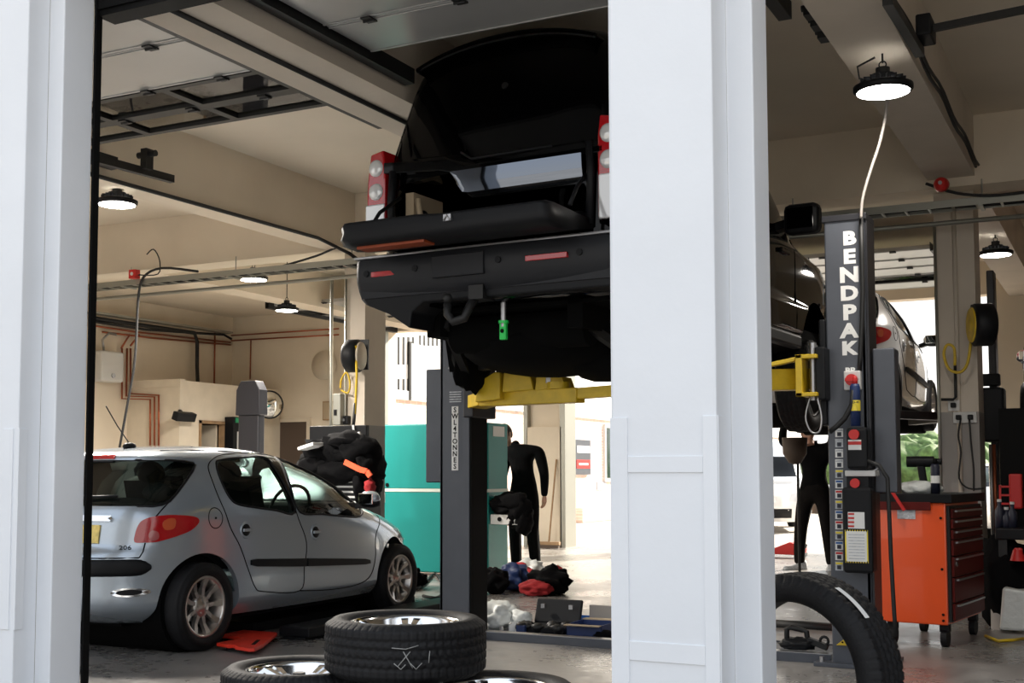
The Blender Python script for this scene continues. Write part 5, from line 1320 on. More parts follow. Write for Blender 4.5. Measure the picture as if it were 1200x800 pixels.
# ------------------------------------------------------------------ ramps under the silver car
t = thing('car_ramp', 'black low drive-on platform lying under the silver car', 'ramp', (-6.15, 8.4, 0))
for xa, xb_ in ((-5.34, -5.08), (-7.22, -6.96)):
    b = MB(); b.box(xa, xb_, 7.12, 9.7, .02, .09); b.box(xa + .03, xb_ - .03, 7.12, 9.7, 0, .02); b.build('runway', 'black_plastic', t, bevel=.01)
b = MB(); b.box(-6.6, -5.70, 7.3, 9.6, .0, .07); b.build('cross_member', 'black_plastic', t, bevel=.01)
for i, (xa, xb_, lb) in enumerate(((-5.50, -4.98, 'right'), (-7.15, -6.70, 'left'))):
    t = thing('ramp_plate', 'bright red ramp plate with hand slot by the %s rear wheel of the silver car' % lb, 'ramp', ((xa + xb_) / 2, 6.7, 0))
    b = MB(); n = [(-5.35, 6.46), (-5.21, 6.415), (-5.20, 6.44), (-5.14, 6.42), (-5.14, 6.39), (-5.0, 6.35), (-4.965, 6.37), (-5.02, 6.52), (-5.30, 7.05), (-5.33, 7.08), (-5.62, 7.08), (-5.60, 6.80), (-5.35, 6.74)]
    if i: n = [(x - 2.02, y - .25) for x, y in n]
    b.prism(n, 2, .028, .05); o = b.build('plate', 'red_ramp', t, bevel=.004)
    b = MB(); b.beam((-5.08 - 2.02 * i, 6.5 - .25 * i, .0505), (-5.19 - 2.02 * i, 6.70 - .25 * i, .0505), .025, .003); b.build('hand_slot', 'black', t)
    b = MB(); b.box(-5.30 - 2.02 * i, -5.12 - 2.02 * i, 6.5 - .25 * i, 6.62 - .25 * i, 0, .028); b.build('support', 'black_plastic', t)
# ------------------------------------------------------------------ orange tool chest
A_ = at(1041, 728, Z=.14); CH = Vector((-1.565, 8.87, 0)); rz = R(-7)
t = thing('tool_chest', 'orange roller tool chest with dark drawers on castors behind the standing tyre', 'tool chest', CH, rz, world=False)
W_, D_, Z0, Z1 = .475, .92, .15, 1.02
def tp(b, n, m, p=t, bevel=0): return b.build(n, m, p, bevel, world=False)
b = MB(); b.box(0, W_ - .03, 0, D_, Z0, Z1 - .06); bo = tp(b, 'chest_body', 'orange_paint', t, .008)
b = MB(); b.box(W_ - .03, W_ - .01, .02, D_ - .02, Z0 + .02, Z1 - .08); tp(b, 'drawer_frame', 'dark_steel')
b = MB(); b.box(-.01, W_ + .015, -.015, D_ + .01, Z1 - .06, Z1); b.box(-.01, .0, -.015, D_, Z1, Z1 + .02); tp(b, 'top_tray', 'black_plastic', t, .006)
b = MB(); b.box(.0, W_ - .12, -.02, -.012, Z1 - .11, Z1 - .055); tp(b, 'push_handle', 'orange_dark', t, .004)
z = Z1 - .10
for h in (.07, .07, .07, .11, .14, .17, .12):
    b = MB(); b.box(W_ - .012, W_ + .006, .05, D_ - .05, z - h + .008, z); d_ = tp(b, 'drawer', 'orange_dark', t, .004)
    b = MB(); b.box(W_ + .006, W_ + .022, .10, D_ - .10, z - .022, z - .010); tp(b, 'drawer_handle', 'steel', d_)
    z -= h
b = MB(); b.cyl((W_ + .008, .10, .55), (W_ + .014, .10, .55), .018, seg=16); tp(b, 'chest_lock', 'chrome')
b = MB(); b.box(.13, .25, -.006, -.001, .85, .92); tp(b, 'maker_plate', 'paper_grey')
for x, zz in ((.415, .86), (.415, .52), (.415, .22), (.415, .18)):
    b = MB(); b.cyl((x, -.006, zz), (x, .0, zz), .009, seg=10); tp(b, 'rivet', 'black')
for x, y in ((.06, .08), (W_ - .07, .08), (.06, D_ - .08), (W_ - .07, D_ - .08)):
    b = MB(); b.cyl((x - .02, y, .06), (x + .02, y, .06), .06, seg=24); b.box(x - .03, x + .03, y - .03, y + .03, .10, .15); tp(b, 'castor', 'rubber')
M4 = Matrix.Translation(CH) @ Matrix.Rotation(rz, 4, 'Z')
def on(x, y, z=Z1): return M4 @ Vector((x, y, z))
p = on(.36, .10, Z1 + .0); sc2 = spray_can((p.x, p.y, Z1), 'dark spray can standing on the near corner of the orange chest', .24, .03, 'navy')
# air gun and rag bundle on the chest
p = on(.22, .30); t = thing('impact_wrench', 'black impact wrench standing on the orange tool chest', 'power tool', (p.x, p.y, Z1))
zz = Z1 + .16; b = MB(); b.cyl((p.x - .10, p.y, zz + .06), (p.x + .08, p.y, zz + .06), .038, seg=24); b.cyl((p.x + .08, p.y, zz + .06), (p.x + .13, p.y, zz + .06), .022, seg=16); b.build('gun_body', 'black_plastic', t)
b = MB(); b.beam((p.x - .01, p.y, zz + .05), (p.x + .01, p.y, zz - .10), .045, .05, (1, 0, 0)); b.cbox((p.x + .01, p.y, Z1 + .03), (.12, .09, .06)); b.build('grip', 'black_plastic', t, bevel=.01)
b = MB(); q = on(.24, .16); b.blob((q.x, q.y, Z1 + .035), (.14, .09, .05), 6, .35, 3, 3, floor=Z1); tag(b.build('rag_bundle', 'plastic_bag'), 'crumpled white rags on top of the orange chest', 'rags')
b = MB(); q = on(.07, .12); b.cbox((q.x, q.y, Z1 + .03), (.10, .12, .02), (.1, .2, .3)); tag(b.build('green_pad', 'leaf'), 'small green pad at the left of the rags on the chest', 'pad')
b = MB(); q0, q1 = at(1043, 572, Y=8.78), at(1060, 598, Y=8.78); b.beam(q0, q1, .02, .02); tag(b.build('red_strap', 'red'), 'short red pull strap hanging on the orange chest end panel', 'strap')

# ------------------------------------------------------------------ clutter at the far right
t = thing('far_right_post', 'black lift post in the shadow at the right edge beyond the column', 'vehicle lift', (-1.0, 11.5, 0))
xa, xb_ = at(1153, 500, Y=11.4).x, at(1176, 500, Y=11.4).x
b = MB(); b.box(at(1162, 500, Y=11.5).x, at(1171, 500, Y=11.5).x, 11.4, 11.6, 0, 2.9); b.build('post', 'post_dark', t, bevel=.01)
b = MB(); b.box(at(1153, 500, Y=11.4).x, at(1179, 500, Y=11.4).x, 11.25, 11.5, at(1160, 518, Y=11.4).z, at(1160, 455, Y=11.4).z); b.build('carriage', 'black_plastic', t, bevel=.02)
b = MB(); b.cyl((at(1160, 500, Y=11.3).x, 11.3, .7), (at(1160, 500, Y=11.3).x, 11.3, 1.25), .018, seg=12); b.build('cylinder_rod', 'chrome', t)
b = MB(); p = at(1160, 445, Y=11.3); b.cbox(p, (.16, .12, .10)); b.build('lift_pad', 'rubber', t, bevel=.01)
def shelfthing(name, label, cat, px0, px1, py0, py1, Y, dep, m, bevel=.01):
    a, c = at(px0, py1, Y=Y), at(px1, py0, Y=Y); t = thing(name, label, cat, ((a.x + c.x) / 2, Y, min(a.z, c.z)))
    b = MB(); b.box(a.x, c.x, Y, Y + dep, a.z, c.z); b.build('shell', m, t, bevel=bevel); return t, a, c
t, a, c = shelfthing('workbench', 'dark cluttered workbench standing in shadow at the right edge', 'workbench', 1166, 1230, 620, 632, 10.0, .6, 'black_plastic')
for x in (a.x + .05, c.x - .05):
    for y in (10.02, 10.5):
        b = MB(); b.box(x - .03, x + .03, y, y + .06, 0, a.z); b.build('bench_leg', 'dark_steel', t)
b = MB(); b.box(a.x, c.x, 10.55, 10.6, a.z, a.z + 1.0); b.build('back_panel', 'black', t)
t, a, c = shelfthing('red_tool_case', 'red case with handle bars standing on the dark bench back', 'case', 1183, 1197, 555, 596, 10.3, .12, 'red', .012)
b = MB()
for y in (570, 580, 590): p0, p1 = at(1172, y, Y=10.3), at(1184, y, Y=10.3); b.beam(p0, p1, .015, .015)
p0, p1 = at(1172, 568, Y=10.3), at(1172, 592, Y=10.3); b.beam(p0, p1, .015, .015, (0, 1, 0)); b.build('handle_bars', 'red', t)
t, a, c = shelfthing('red_funnel', 'small red funnel on the dark bench at the right edge', 'funnel', 1188, 1198, 642, 648, 9.9, .05, 'red')
b = MB(); p = at(1193, 650, Y=9.95); b.cyl((p.x, 9.92, p.z - .04), (p.x, 9.92, p.z + .04), .055, .03, 24); b.build('cone', 'red', t)
for i, (px, py, h, lb) in enumerate(((1172, 612, .22, 'left'), (1180, 612, .16, 'middle'), (1187, 614, .2, 'right'))):
    p = at(px, 622, Y=10.2); t = thing('black_bottle', 'dark bottle on the shadowed bench, %s one of three' % lb, 'bottle', (p.x, 10.2, p.z), group='bottles on the dark bench')
    b = MB(); b.lathe([(0, p.z), (.035, p.z), (.035, p.z + h * .7), (.015, p.z + h * .85), (.015, p.z + h), (0, p.z + h)], Matrix.Translation((p.x, 10.2, 0)), 20); b.build('bottle_body', 'navy', t)
    b = MB(); b.cyl((p.x, 10.2, p.z + h), (p.x, 10.2, p.z + h + .02), .017, seg=14); b.build('bottle_cap', 'plastic_white', t)
p = at(1192, 718, Z=0)
b = MB(); q = at(1193, 690, Y=9.9); b.prism([(q.x - .13, 0.02), (q.x + .16, .02), (q.x + .14, .30), (q.x - .10, .33)], 1, 9.85, 10.05); tag(b.build('white_bag', 'plastic_bag', bevel=.02), 'white bag standing on the floor at the right edge', 'bag')
b = MB(); q = at(1172, 690, Y=10.1); b.cyl((q.x, 10.1, 0), (q.x, 10.1, .34), .07, seg=24); b.cyl((q.x, 10.1, .34), (q.x, 10.1, .38), .03, seg=14); tag(b.build('grey_canister', 'dado_grey'), 'grey canister on the floor right of the orange chest', 'canister')
b = MB(); b.tube([at(x, y, Z=.015) for x, y in ((1155, 745), (1170, 751), (1185, 750), (1200, 748))], .012, 6); tag(b.build('floor_hose', 'yellow'), 'thin yellow hose lying on the floor at the right edge', 'hose')
b = MB(); q = at(1180, 660, Y=10.05); b.blob((q.x, 10.2, .35), (.22, .25, .35), 9, .3, 3, floor=0.0); tag(b.build('dark_sacks', 'cloth_black'), 'dark sacks heaped under the bench', 'sack')
# red cloth hanging right of chest?  brass pipe verticals
for px in (1163, 1167):
    run('drain_pipe', 'steel' if px == 1163 else 'copper', [(at(px, 600, Y=11.2).x, 11.2, .3), (at(px, 600, Y=11.2).x, 11.2, 1.4)], .014, 'thin %s upright pipe beside the far right lift post' % ('bright' if px == 1163 else 'copper'))

# ------------------------------------------------------------------ things on the floor plate
def junk_box(px0, px1, py0, py1, Y, dep, m, label, name='box', rz=0, lid=False):
    a, c = at(px0, py1, Y=Y), at(px1, py0, Y=Y); z0 = a.z; cx_, w = (a.x + c.x) / 2, c.x - a.x; h = c.z - a.z
    base = .024
    t = thing(name, label, 'box', (cx_, Y + dep / 2, base))
    b = MB(); M4 = Matrix.Translation((cx_, Y + dep / 2, base)) @ Matrix.Rotation(rz, 4, 'Z'); th = .006
    b.box(-w / 2, w / 2, -dep / 2, dep / 2, 0, th, M4)
    for bx in ((-w / 2, w / 2, -dep / 2, -dep / 2 + th), (-w / 2, w / 2, dep / 2 - th, dep / 2), (-w / 2, -w / 2 + th, -dep / 2, dep / 2), (w / 2 - th, w / 2, -dep / 2, dep / 2)): b.box(*bx, 0, h, M4)
    b.build('carton', m, t)
    if lid:
        b = MB(); b.box(-w / 2, w / 2, -dep / 2 - .06, -dep / 2, h - .003, h + .003, M4); b.build('flap', 'cardboard', t)
        b = MB(); b.box(-w / 2, w / 2, dep / 2, dep / 2 + .08, h, h + .006, M4); b.build('flap', 'cardboard', t)
    return t
Yf = PY
junk_box(643, 693, 722, 733, 8.42, .15, 'blue', 'long blue carton at the back of the floor plate', 'blue_box', .0)
junk_box(663, 703, 728, 741, 7.98, .32, 'blue_dark', 'open blue carton with tan flaps on the floor plate', 'parts_box', .05, True)
junk_box(594, 617, 729, 738, 8.02, .12, 'paper', 'small white and blue parts carton on the floor plate', 'small_box', .35)
b = MB(); q = at(610, 735, Y=8.0); b.box(q.x - .02, q.x + .045, 7.97, 8.0, .025, .085); tag(b.build('blue_label_box', 'blue_dark'), 'tiny dark blue carton against the white one', 'box')
b = MB(); q = at(580, 722, Y=8.2); b.blob((q.x, 8.25, .10), (.15, .16, .11), 5, .3, 4, 3, floor=.024); tag(b.build('plastic_bag', 'plastic_bag'), 'crumpled translucent plastic bag beside the left lift post', 'bag')
b = MB(); q = at(607, 722, Y=8.2); b.blob((q.x, 8.24, .085), (.09, .08, .07), 8, .35, 3, 3, floor=.024); tag(b.build('plastic_bag', 'plastic_bag'), 'small white plastic wrap lying behind the white carton', 'bag')
# black open case
q = at(645, 725, Y=8.15); t = thing('tool_case', 'open black tool case lying among the cartons on the floor plate', 'case', (q.x, 8.15, .024))
b = MB(); M4c = Matrix.Translation((q.x, 8.15, .03)); b.box(-.18, .16, -.13, .13, 0, .05, M4c); b.build('case_tray', 'black_plastic', t, bevel=.01)
b = MB(); M4c = Matrix.Translation((q.x, 8.28, .07)) @ Matrix.Rotation(R(70), 4, 'X'); b.box(-.18, .18, 0, .18, 0, .03, M4c); ld = b.build('case_lid', 'black_plastic', t, bevel=.01)
for k in (-.1, .12):
    b = MB(); b.cbox((q.x + k, 8.245, .20), (.03, .02, .03)); b.build('latch', 'steel', ld)
b = MB()
for i in range(9): b.blob((q.x + random.uniform(-.2, .28), 8.12 + random.uniform(-.12, .1), .075), (.05, .05, .03), i, .3, 2, floor=.026)
tag(b.build('metal_parts', 'dark_steel'), 'small dark metal parts scattered over the black case', 'parts')
q = at(705, 715, Y=8.5); b = MB(); b.box(q.x - .08, q.x + .10, 8.46, 8.50, .024, .20); tag(b.build('grey_board', 'dado_grey'), 'small grey board standing upright behind the cartons', 'board')
q = at(707, 737, Y=8.0); b = MB(); b.blob((q.x, 8.02, .05), (.07, .07, .035), 2, .3, 3, floor=.024); tag(b.build('oily_rag', 'cloth_black'), 'black oily rag at the right end of the floor plate', 'rag')
# pile behind: bags at the person's feet
def bag(px, py, r, m, label, seed, cat='bag', Z=.0):
    q = at(px, py, Z=Z); b = MB(); b.blob((q.x, q.y + r[1], r[2] * .9), r, seed, .32, 4, 2.2, floor=.003)
    return tag(b.build('bag' if cat == 'bag' else cat.replace(' ', '_'), m), label, cat)
bag(632, 698, (.22, .2, .13), 'cloth_black', 'black and red holdall slumped on the floor', 4)
bag(644, 696, (.13, .12, .14), 'cloth_black', 'small black bag on the right of the holdall', 9)
bag(622, 699, (.16, .10, .08), 'cloth_red', 'dark red cloth lying in front of the black holdall', 6, 'cloth')
bag(647, 692, (.07, .09, .12), 'cloth_red', 'dark red strap end at the right of the bags', 3, 'cloth')
bag(592, 693, (.18, .15, .14), 'blue_dark', 'blue bag standing between the holdall and the teal cabinet', 8)
bag(602, 688, (.16, .12, .12), 'cloth_red', 'red bag behind the blue bag', 5)
bag(572, 697, (.14, .14, .13), 'cloth_black', 'round black helmet shaped bag at the foot of the lift post', 2)
bag(614, 684, (.16, .14, .13), 'plastic_bag', 'white carrier bag crumpled at the man\'s feet', 7)
bag(478, 690, (.12, .12, .1), 'cloth_black', 'black lump of cloth on the floor right of the silver car', 12, 'cloth')
# brake parts on the plate seen through the tyre
q = at(935, 765, Y=PY + .0)
t = thing('brake_caliper', 'dark brake caliper lying on the floor plate seen through the standing tyre', 'brake part', (q.x, PY + .1, .06))
b = MB(); z0_ = .06
xa, xb_ = at(918, 750, Y=PY).x, at(945, 750, Y=PY).x
b.box(xa, xb_, PY, PY + .10, z0_, z0_ + .05); b.tube([(xa + .01, PY + .05, z0_ + .04), (xa + .01, PY + .05, z0_ + .12), (xa + .04, PY + .05, z0_ + .13), (xb_ - .04, PY + .05, z0_ + .12), (xb_ - .01, PY + .05, z0_ + .11), (xb_, PY + .05, z0_ + .03)], .018, 8); b.build('caliper_body', 'dark_steel', t, bevel=.01)
b = MB(); b.blob(((xa + xb_) / 2, PY + .05, z0_ + .03), (.12, .07, .04), 4, .3, 3, floor=z0_); b.build('brake_pad', 'black_plastic', t)
b = MB(); xq = at(968, 768, Y=PY).x; b.beam((xb_, PY + .05, z0_ + .06), (xq, PY + .05, z0_ + .02), .05, .035); b.tube([(xq - .02 + .025 * math.cos(a), PY + .05, z0_ + .06 + .025 * math.sin(a)) for a in lin(0, 2 * PI, 13)[:-1]], .009, 6, True); tag(b.build('bracket_arm', 'dark_steel'), 'dark steel bracket lying right of the brake caliper', 'bracket')
run('floor_cable', 'cable', [at(x, y, Z=.02) for x, y in ((905, 731), (940, 733), (985, 736))], .035, 'thick dark hose crossing the floor behind the standing tyre', 'hose')

# ------------------------------------------------------------------ broom against the rear column
p0 = at(647, 634, Y=17.7); t = thing('broom', 'wooden broom leaning against the rear door column', 'broom', (p0.x, 17.75, 0))
b = MB(); b.cyl((at(643, 636, Y=17.75).x, 17.75, .06), (at(652, 538, Y=17.95).x, 17.95, at(652, 538, Y=17.95).z), .014, seg=10); b.build('handle', 'wood', t)
b = MB(); b.box(at(622, 636, Y=17.7).x, at(656, 636, Y=17.7).x, 17.66, 17.74, .05, .10); b.build('broom_head', 'wood', t, bevel=.005); b = MB(); b.box(at(623, 636, Y=17.7).x, at(655, 636, Y=17.7).x, 17.665, 17.735, 0, .05); b.build('bristles', 'brown_dark', t)

# ------------------------------------------------------------------ people
def skin_body(name, joints, edges, m, parent, sub=2):
    """joints: list of (xyz, radius or (rx, ry)); root is joint 0"""
    me = bpy.data.meshes.new(name); me.from_pydata([j[0] for j in joints], edges, [])
    o = bpy.data.objects.new(name, me); C.objects.link(o)
    sk = o.modifiers.new('skin', 'SKIN'); sk.use_smooth_shade = True
    sv = me.skin_vertices[0].data
    for i, j in enumerate(joints):
        r = j[1]; sv[i].radius = (r, r) if not isinstance(r, tuple) else r
        sv[i].use_root = i == 0
    s = o.modifiers.new('sub', 'SUBSURF'); s.levels = sub; s.render_levels = sub
    dg = bpy.context.evaluated_depsgraph_get(); me2 = bpy.data.meshes.new_from_object(o.evaluated_get(dg))
    bpy.data.objects.remove(o)
    me2.materials.clear(); me2.materials.append(MATS[m]); me2.polygons.foreach_set('use_smooth', [True] * len(me2.polygons))
    o = bpy.data.objects.new(name, me2); C.objects.link(o); o.parent = parent
    return o
def head(parent, c, rz, tilt=0, hair='hair'):
    """head about 0.23 m high around its centre c, facing local -y turned by rz"""
    M4 = Matrix.Translation(c) @ Matrix.Rotation(rz, 4, 'Z') @ Matrix.Rotation(tilt, 4, 'X')
    b = MB(); bm = bmesh.new(); bmesh.ops.create_uvsphere(bm, u_segments=28, v_segments=20, radius=1)
    vs = []
    for v in bm.verts:
        x, y, z = v.co; w = 1 - .22 * max(0, -z) ** 1.5
        p = Vector((x * .077 * w, y * .098 * (1 - .1 * max(0, -z)), z * .118))
        if y < 0:
            p.y -= .018 * math.exp(-((x / .22) ** 2 + ((z + .12) / .22) ** 2)) * 1.2   # nose
            p.y += .008 * math.exp(-(((abs(x) - .38) / .2) ** 2 + ((z - .08) / .14) ** 2))  # eye sockets
            p.y -= .006 * math.exp(-((x / .35) ** 2 + ((z + .5) / .1) ** 2))           # lips
            p.y -= .008 * math.exp(-((x / .3) ** 2 + ((z + .85) / .15) ** 2))          # chin
        vs.append(p)
    b.add(vs, [[v.index for v in f.verts] for f in bm.faces], True, M4); bm.free()
    for k in (1, -1): b.blob(M4 @ Vector((k * .078, .01, -.005)), (.010, .018, .03), 2, .05, 2)
    b.cyl(M4 @ Vector((0, .02, -.17)), M4 @ Vector((0, .02, -.05)), .052, .05, 20)
    h = b.build('head', 'skin', parent)
    b = MB(); bm = bmesh.new(); bmesh.ops.create_uvsphere(bm, u_segments=24, v_segments=16, radius=1)
    keep = [f for f in bm.faces if not (f.calc_center_median().z > -.1 - .5 * max(0, f.calc_center_median().y) + (.75 if f.calc_center_median().y < -.35 else 0))]
    bmesh.ops.delete(bm, geom=keep, context='FACES'); bm.verts.index_update()
    b.add([Vector((v.co.x * .084, v.co.y * .105 + .004, v.co.z * .127)) for v in bm.verts], [[v.index for v in f.verts] for f in bm.faces], True, M4); bm.free()
    b.build('hair', hair, parent); return h
def hand(parent, wrist, dirn, palm_n, side, curl=.5, name='hand'):
    """five-fingered hand: palm and fingers as skinned chains, in world space"""
    d = Vector(dirn).normalized(); n = Vector(palm_n); n = (n - d * n.dot(d)).normalized(); s = d.cross(n) * side
    w = Vector(wrist); J = [(w, .022), (w + d * .045, (.030))]; E = [(0, 1)]
    J = [(tuple(w), (.024, .018)), (tuple(w + d * .05), (.032, .016)), (tuple(w + d * .085), (.034, .015))]; E = [(0, 1), (1, 2)]
    for k, (off, L) in enumerate(((-.030, .070), (-.010, .080), (.010, .075), (.029, .060))):
        base = len(J); p = w + d * .088 + s * off; J.append((tuple(p), .0095)); E.append((2, base)); a = 0
        for q in (.45, .32, .25):
            a += curl * .7; p = p + (d * math.cos(a) + n * math.sin(a)) * L * q; J.append((tuple(p), .0085 - .001 * (q < .3))); E.append((len(J) - 2, len(J) - 1))
    base = len(J); p = w + d * .03 - s * .028; J.append((tuple(p), .012)); E.append((1, base))
    for q, a in ((.035, .5), (.03, .3)):
        p = p + (d * math.cos(a) - s * math.sin(a) + n * .35).normalized() * q; J.append((tuple(p), .0105)); E.append((len(J) - 2, len(J) - 1))
    off = ORI[parent.name]; J = [(tuple(Vector(j[0]) - off), j[1]) for j in J]
    return skin_body(name, J, E, 'skin', parent, 2)
def shoe(parent, c, rz, m='black_plastic'):
    M4 = Matrix.Translation(c) @ Matrix.Rotation(rz, 4, 'Z'); b = MB()
    vs = []; fs = []; N = 14
    for i in range(N):
        t = i / (N - 1); y = .09 - .29 * t; w = .036 + .014 * math.sin(t * PI * .9); h = .10 - .06 * min(1, t * 1.5)
        if i == N - 1: w *= .5; h *= .7
        for k in range(10):
            a = PI * k / 9; vs.append((w * 1.15 * math.cos(a), y, max(.0, h * 1.1 * math.sin(a))))
    for i in range(N - 1):
        for k in range(9): fs.append((i * 10 + k, i * 10 + k + 1, (i + 1) * 10 + k + 1, (i + 1) * 10 + k))
        fs.append((i * 10, (i + 1) * 10, (i + 1) * 10 + 9, i * 10 + 9))
    fs += [list(range(10)), [(N - 1) * 10 + k for k in range(10)][::-1]]
    b.add(vs, fs, True, M4); return b.build('shoe', m, parent)
def person(loc, label, pose, legm='cloth_black', topm='cloth_black', shoem='black_plastic'):
    x, y = loc; t = thing('person', label, 'person', (x, y, 0)); O = Vector((x, y, 0))
    g = pose
    l_ = g.get('lean', 0)
    J = [((0, 0, .98), (.155, .11)), ((0, 0, 1.12), (.145, .10)), ((-l_ * .2, .0, 1.28), (.165, .11)), ((-l_ * .45, .0, 1.42), (.155, .095)), ((-l_ * .8, 0, 1.49), (.062, .06)), ((-l_, -.0, 1.56), (.05, .05))]
    E = [(0, 1), (1, 2), (2, 3), (3, 4), (4, 5)]
    def chain(root, pts, rad):
        pr = root
        for p, r in zip(pts, rad): J.append((p, r)); E.append((pr, len(J) - 1)); pr = len(J) - 1
    for k in ('R', 'L'):
        chain(3, g['arm' + k], (.080, .070, .060, .052, .040))
        chain(0, g['leg' + k], (.095, .085, .066, .058, .042, .036))
    b = skin_body('body', J, E, topm, t, 2)
    # trousers as a second skin from the waist down
    J2 = [((0, 0, .98), (.160, .115)), ((0, 0, 1.06), (.150, .108))]; E2 = [(0, 1)]
    for k in ('R', 'L'):
        pr = 0
        for p, r in zip(g['leg' + k], (.110, .100, .084, .078, .070, .062)): J2.append((p, r)); E2.append((pr, len(J2) - 1)); pr = len(J2) - 1
    skin_body('trousers', J2, E2, legm, t, 2)
    for k, sd in (('R', 1), ('L', -1)):
        w = Vector(g['arm' + k][-1]); e = Vector(g['arm' + k][-2]); hand(t, O + w - (w - e).normalized() * .015, w - e, g.get('palm' + k, (0, -1, 0)), sd, g.get('curl', .5))
        f = Vector(g['leg' + k][-1]); shoe(t, O + Vector((f.x, f.y - .03, 0)), g.get('foot' + k, 0), shoem)
    head(t, O + Vector(g['head']), g.get('hz', 0), g.get('tilt', 0))
    return t
# the man behind the teal cabinet, arm hanging, leaning behind the cabinet
person((-6.50, 13.5), 'man in black work clothes standing behind the teal cabinet, right arm hanging', dict(
    armR=[(.20, 0, 1.43), (.24, .01, 1.28), (.275, .0, 1.14), (.29, -.03, 1.02), (.30, -.06, .88)], armL=[(-.20, 0, 1.43), (-.24, -.02, 1.28), (-.25, -.06, 1.14), (-.22, -.15, 1.05), (-.16, -.25, 1.0)],
    legR=[(.10, 0, .90), (.11, -.01, .70), (.12, -.02, .50), (.125, .02, .30), (.13, .05, .09), (.13, .04, .05)], legL=[(-.10, 0, .90), (-.11, 0, .70), (-.12, 0, .50), (-.12, .02, .30), (-.12, .04, .09), (-.12, .03, .05)],
    lean=.13, head=(-.24, -.03, 1.64), hz=-.3, tilt=.25, palmR=(-.5, -.8, 0), curl=.45))
# the mechanic under the raised white car, both arms up
person((-3.42, 15.2), 'mechanic in dark clothes reaching up with both arms under the raised white car', dict(
    armR=[(.20, 0, 1.45), (.25, -.06, 1.55), (.26, -.12, 1.66), (.20, -.16, 1.76), (.12, -.20, 1.86)], armL=[(-.20, 0, 1.45), (-.28, -.05, 1.50), (-.36, -.08, 1.54), (-.34, -.12, 1.66), (-.30, -.16, 1.80)],
    legR=[(.11, 0, .90), (.13, -.01, .70), (.15, -.02, .50), (.165, .0, .30), (.18, .02, .12), (.18, .01, .055)], legL=[(-.11, 0, .90), (-.14, -.0, .70), (-.17, -.01, .50), (-.19, .0, .30), (-.20, .02, .12), (-.20, .01, .055)],
    head=(-.06, -.02, 1.66), hz=.6, tilt=-.5, palmR=(0, -1, 0), palmL=(0, -1, 0), curl=.6, footL=-.9, footR=.2), legm='cloth_dark', shoem='paper_grey')

# brown wheel liner hanging under the white car and a drain stand
p = at(927, 515, Y=14.0); t = thing('oil_drainer', 'brown oil drain funnel on a thin pole beside the mechanic', 'oil drainer', (p.x, 14.0, 0))
b = MB(); b.cyl((p.x + .07, 14.0, 0.05), (p.x + .07, 14.0, 1.30), .016, seg=12); b.cyl((p.x + .07, 14.0, 0), (p.x + .07, 14.0, .03), .12, seg=28); b.build('stand_pole', 'dark_steel', t)
b = MB(); b.lathe([(.02, 1.26), (.07, 1.28), (.13, 1.38), (.14, 1.56), (.13, 1.56), (.06, 1.31), (.02, 1.28)], Matrix.Translation((p.x + .04, 14.0, 0)), 32); b.build('funnel_bowl', 'brown_dark', t)
# red trolley jack
p = at(924, 653, Z=0); t = thing('trolley_jack', 'low red trolley jack on the floor left of the mechanic', 'jack', (p.x, p.y, 0))
b = MB(); b.prism([(p.x - .35, .05), (p.x + .22, .04), (p.x + .24, .14), (p.x + .05, .22), (p.x - .2, .12)], 1, p.y - .12, p.y + .12); b.build('jack_frame', 'red', t, bevel=.01)
for dx in (-.28, .18):
    b = MB(); b.cyl((p.x + dx, p.y - .15, .05), (p.x + dx, p.y + .15, .05), .05, seg=20); b.build('jack_wheel', 'dark_steel', t)
b = MB(); b.cyl((p.x + .2, p.y, .15), (p.x + .22, p.y, .20), .05, seg=20); b.build('lift_saddle', 'dark_steel', t)
# ------------------------------------------------------------------ lift under the raised white car (behind), simple posts
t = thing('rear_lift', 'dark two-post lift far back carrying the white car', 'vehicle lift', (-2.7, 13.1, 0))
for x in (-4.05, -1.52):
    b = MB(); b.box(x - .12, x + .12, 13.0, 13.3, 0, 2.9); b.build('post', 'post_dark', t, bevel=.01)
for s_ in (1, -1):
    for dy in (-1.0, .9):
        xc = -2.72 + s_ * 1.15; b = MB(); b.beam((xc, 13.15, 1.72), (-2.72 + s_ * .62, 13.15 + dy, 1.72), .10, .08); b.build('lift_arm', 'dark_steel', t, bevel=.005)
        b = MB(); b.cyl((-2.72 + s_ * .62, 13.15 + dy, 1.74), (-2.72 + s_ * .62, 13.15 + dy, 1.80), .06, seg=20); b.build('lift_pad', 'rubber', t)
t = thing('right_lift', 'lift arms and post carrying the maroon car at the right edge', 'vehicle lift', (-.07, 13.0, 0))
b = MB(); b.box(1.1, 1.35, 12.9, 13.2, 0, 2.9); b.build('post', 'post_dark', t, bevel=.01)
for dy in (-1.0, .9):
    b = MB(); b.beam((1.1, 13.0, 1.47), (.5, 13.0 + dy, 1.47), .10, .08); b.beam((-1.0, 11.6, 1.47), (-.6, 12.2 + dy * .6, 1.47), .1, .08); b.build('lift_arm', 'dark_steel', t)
    b = MB(); b.cyl((.5, 13.0 + dy, 1.49), (.5, 13.0 + dy, 1.55), .06, seg=20); b.build('lift_pad', 'rubber', t)

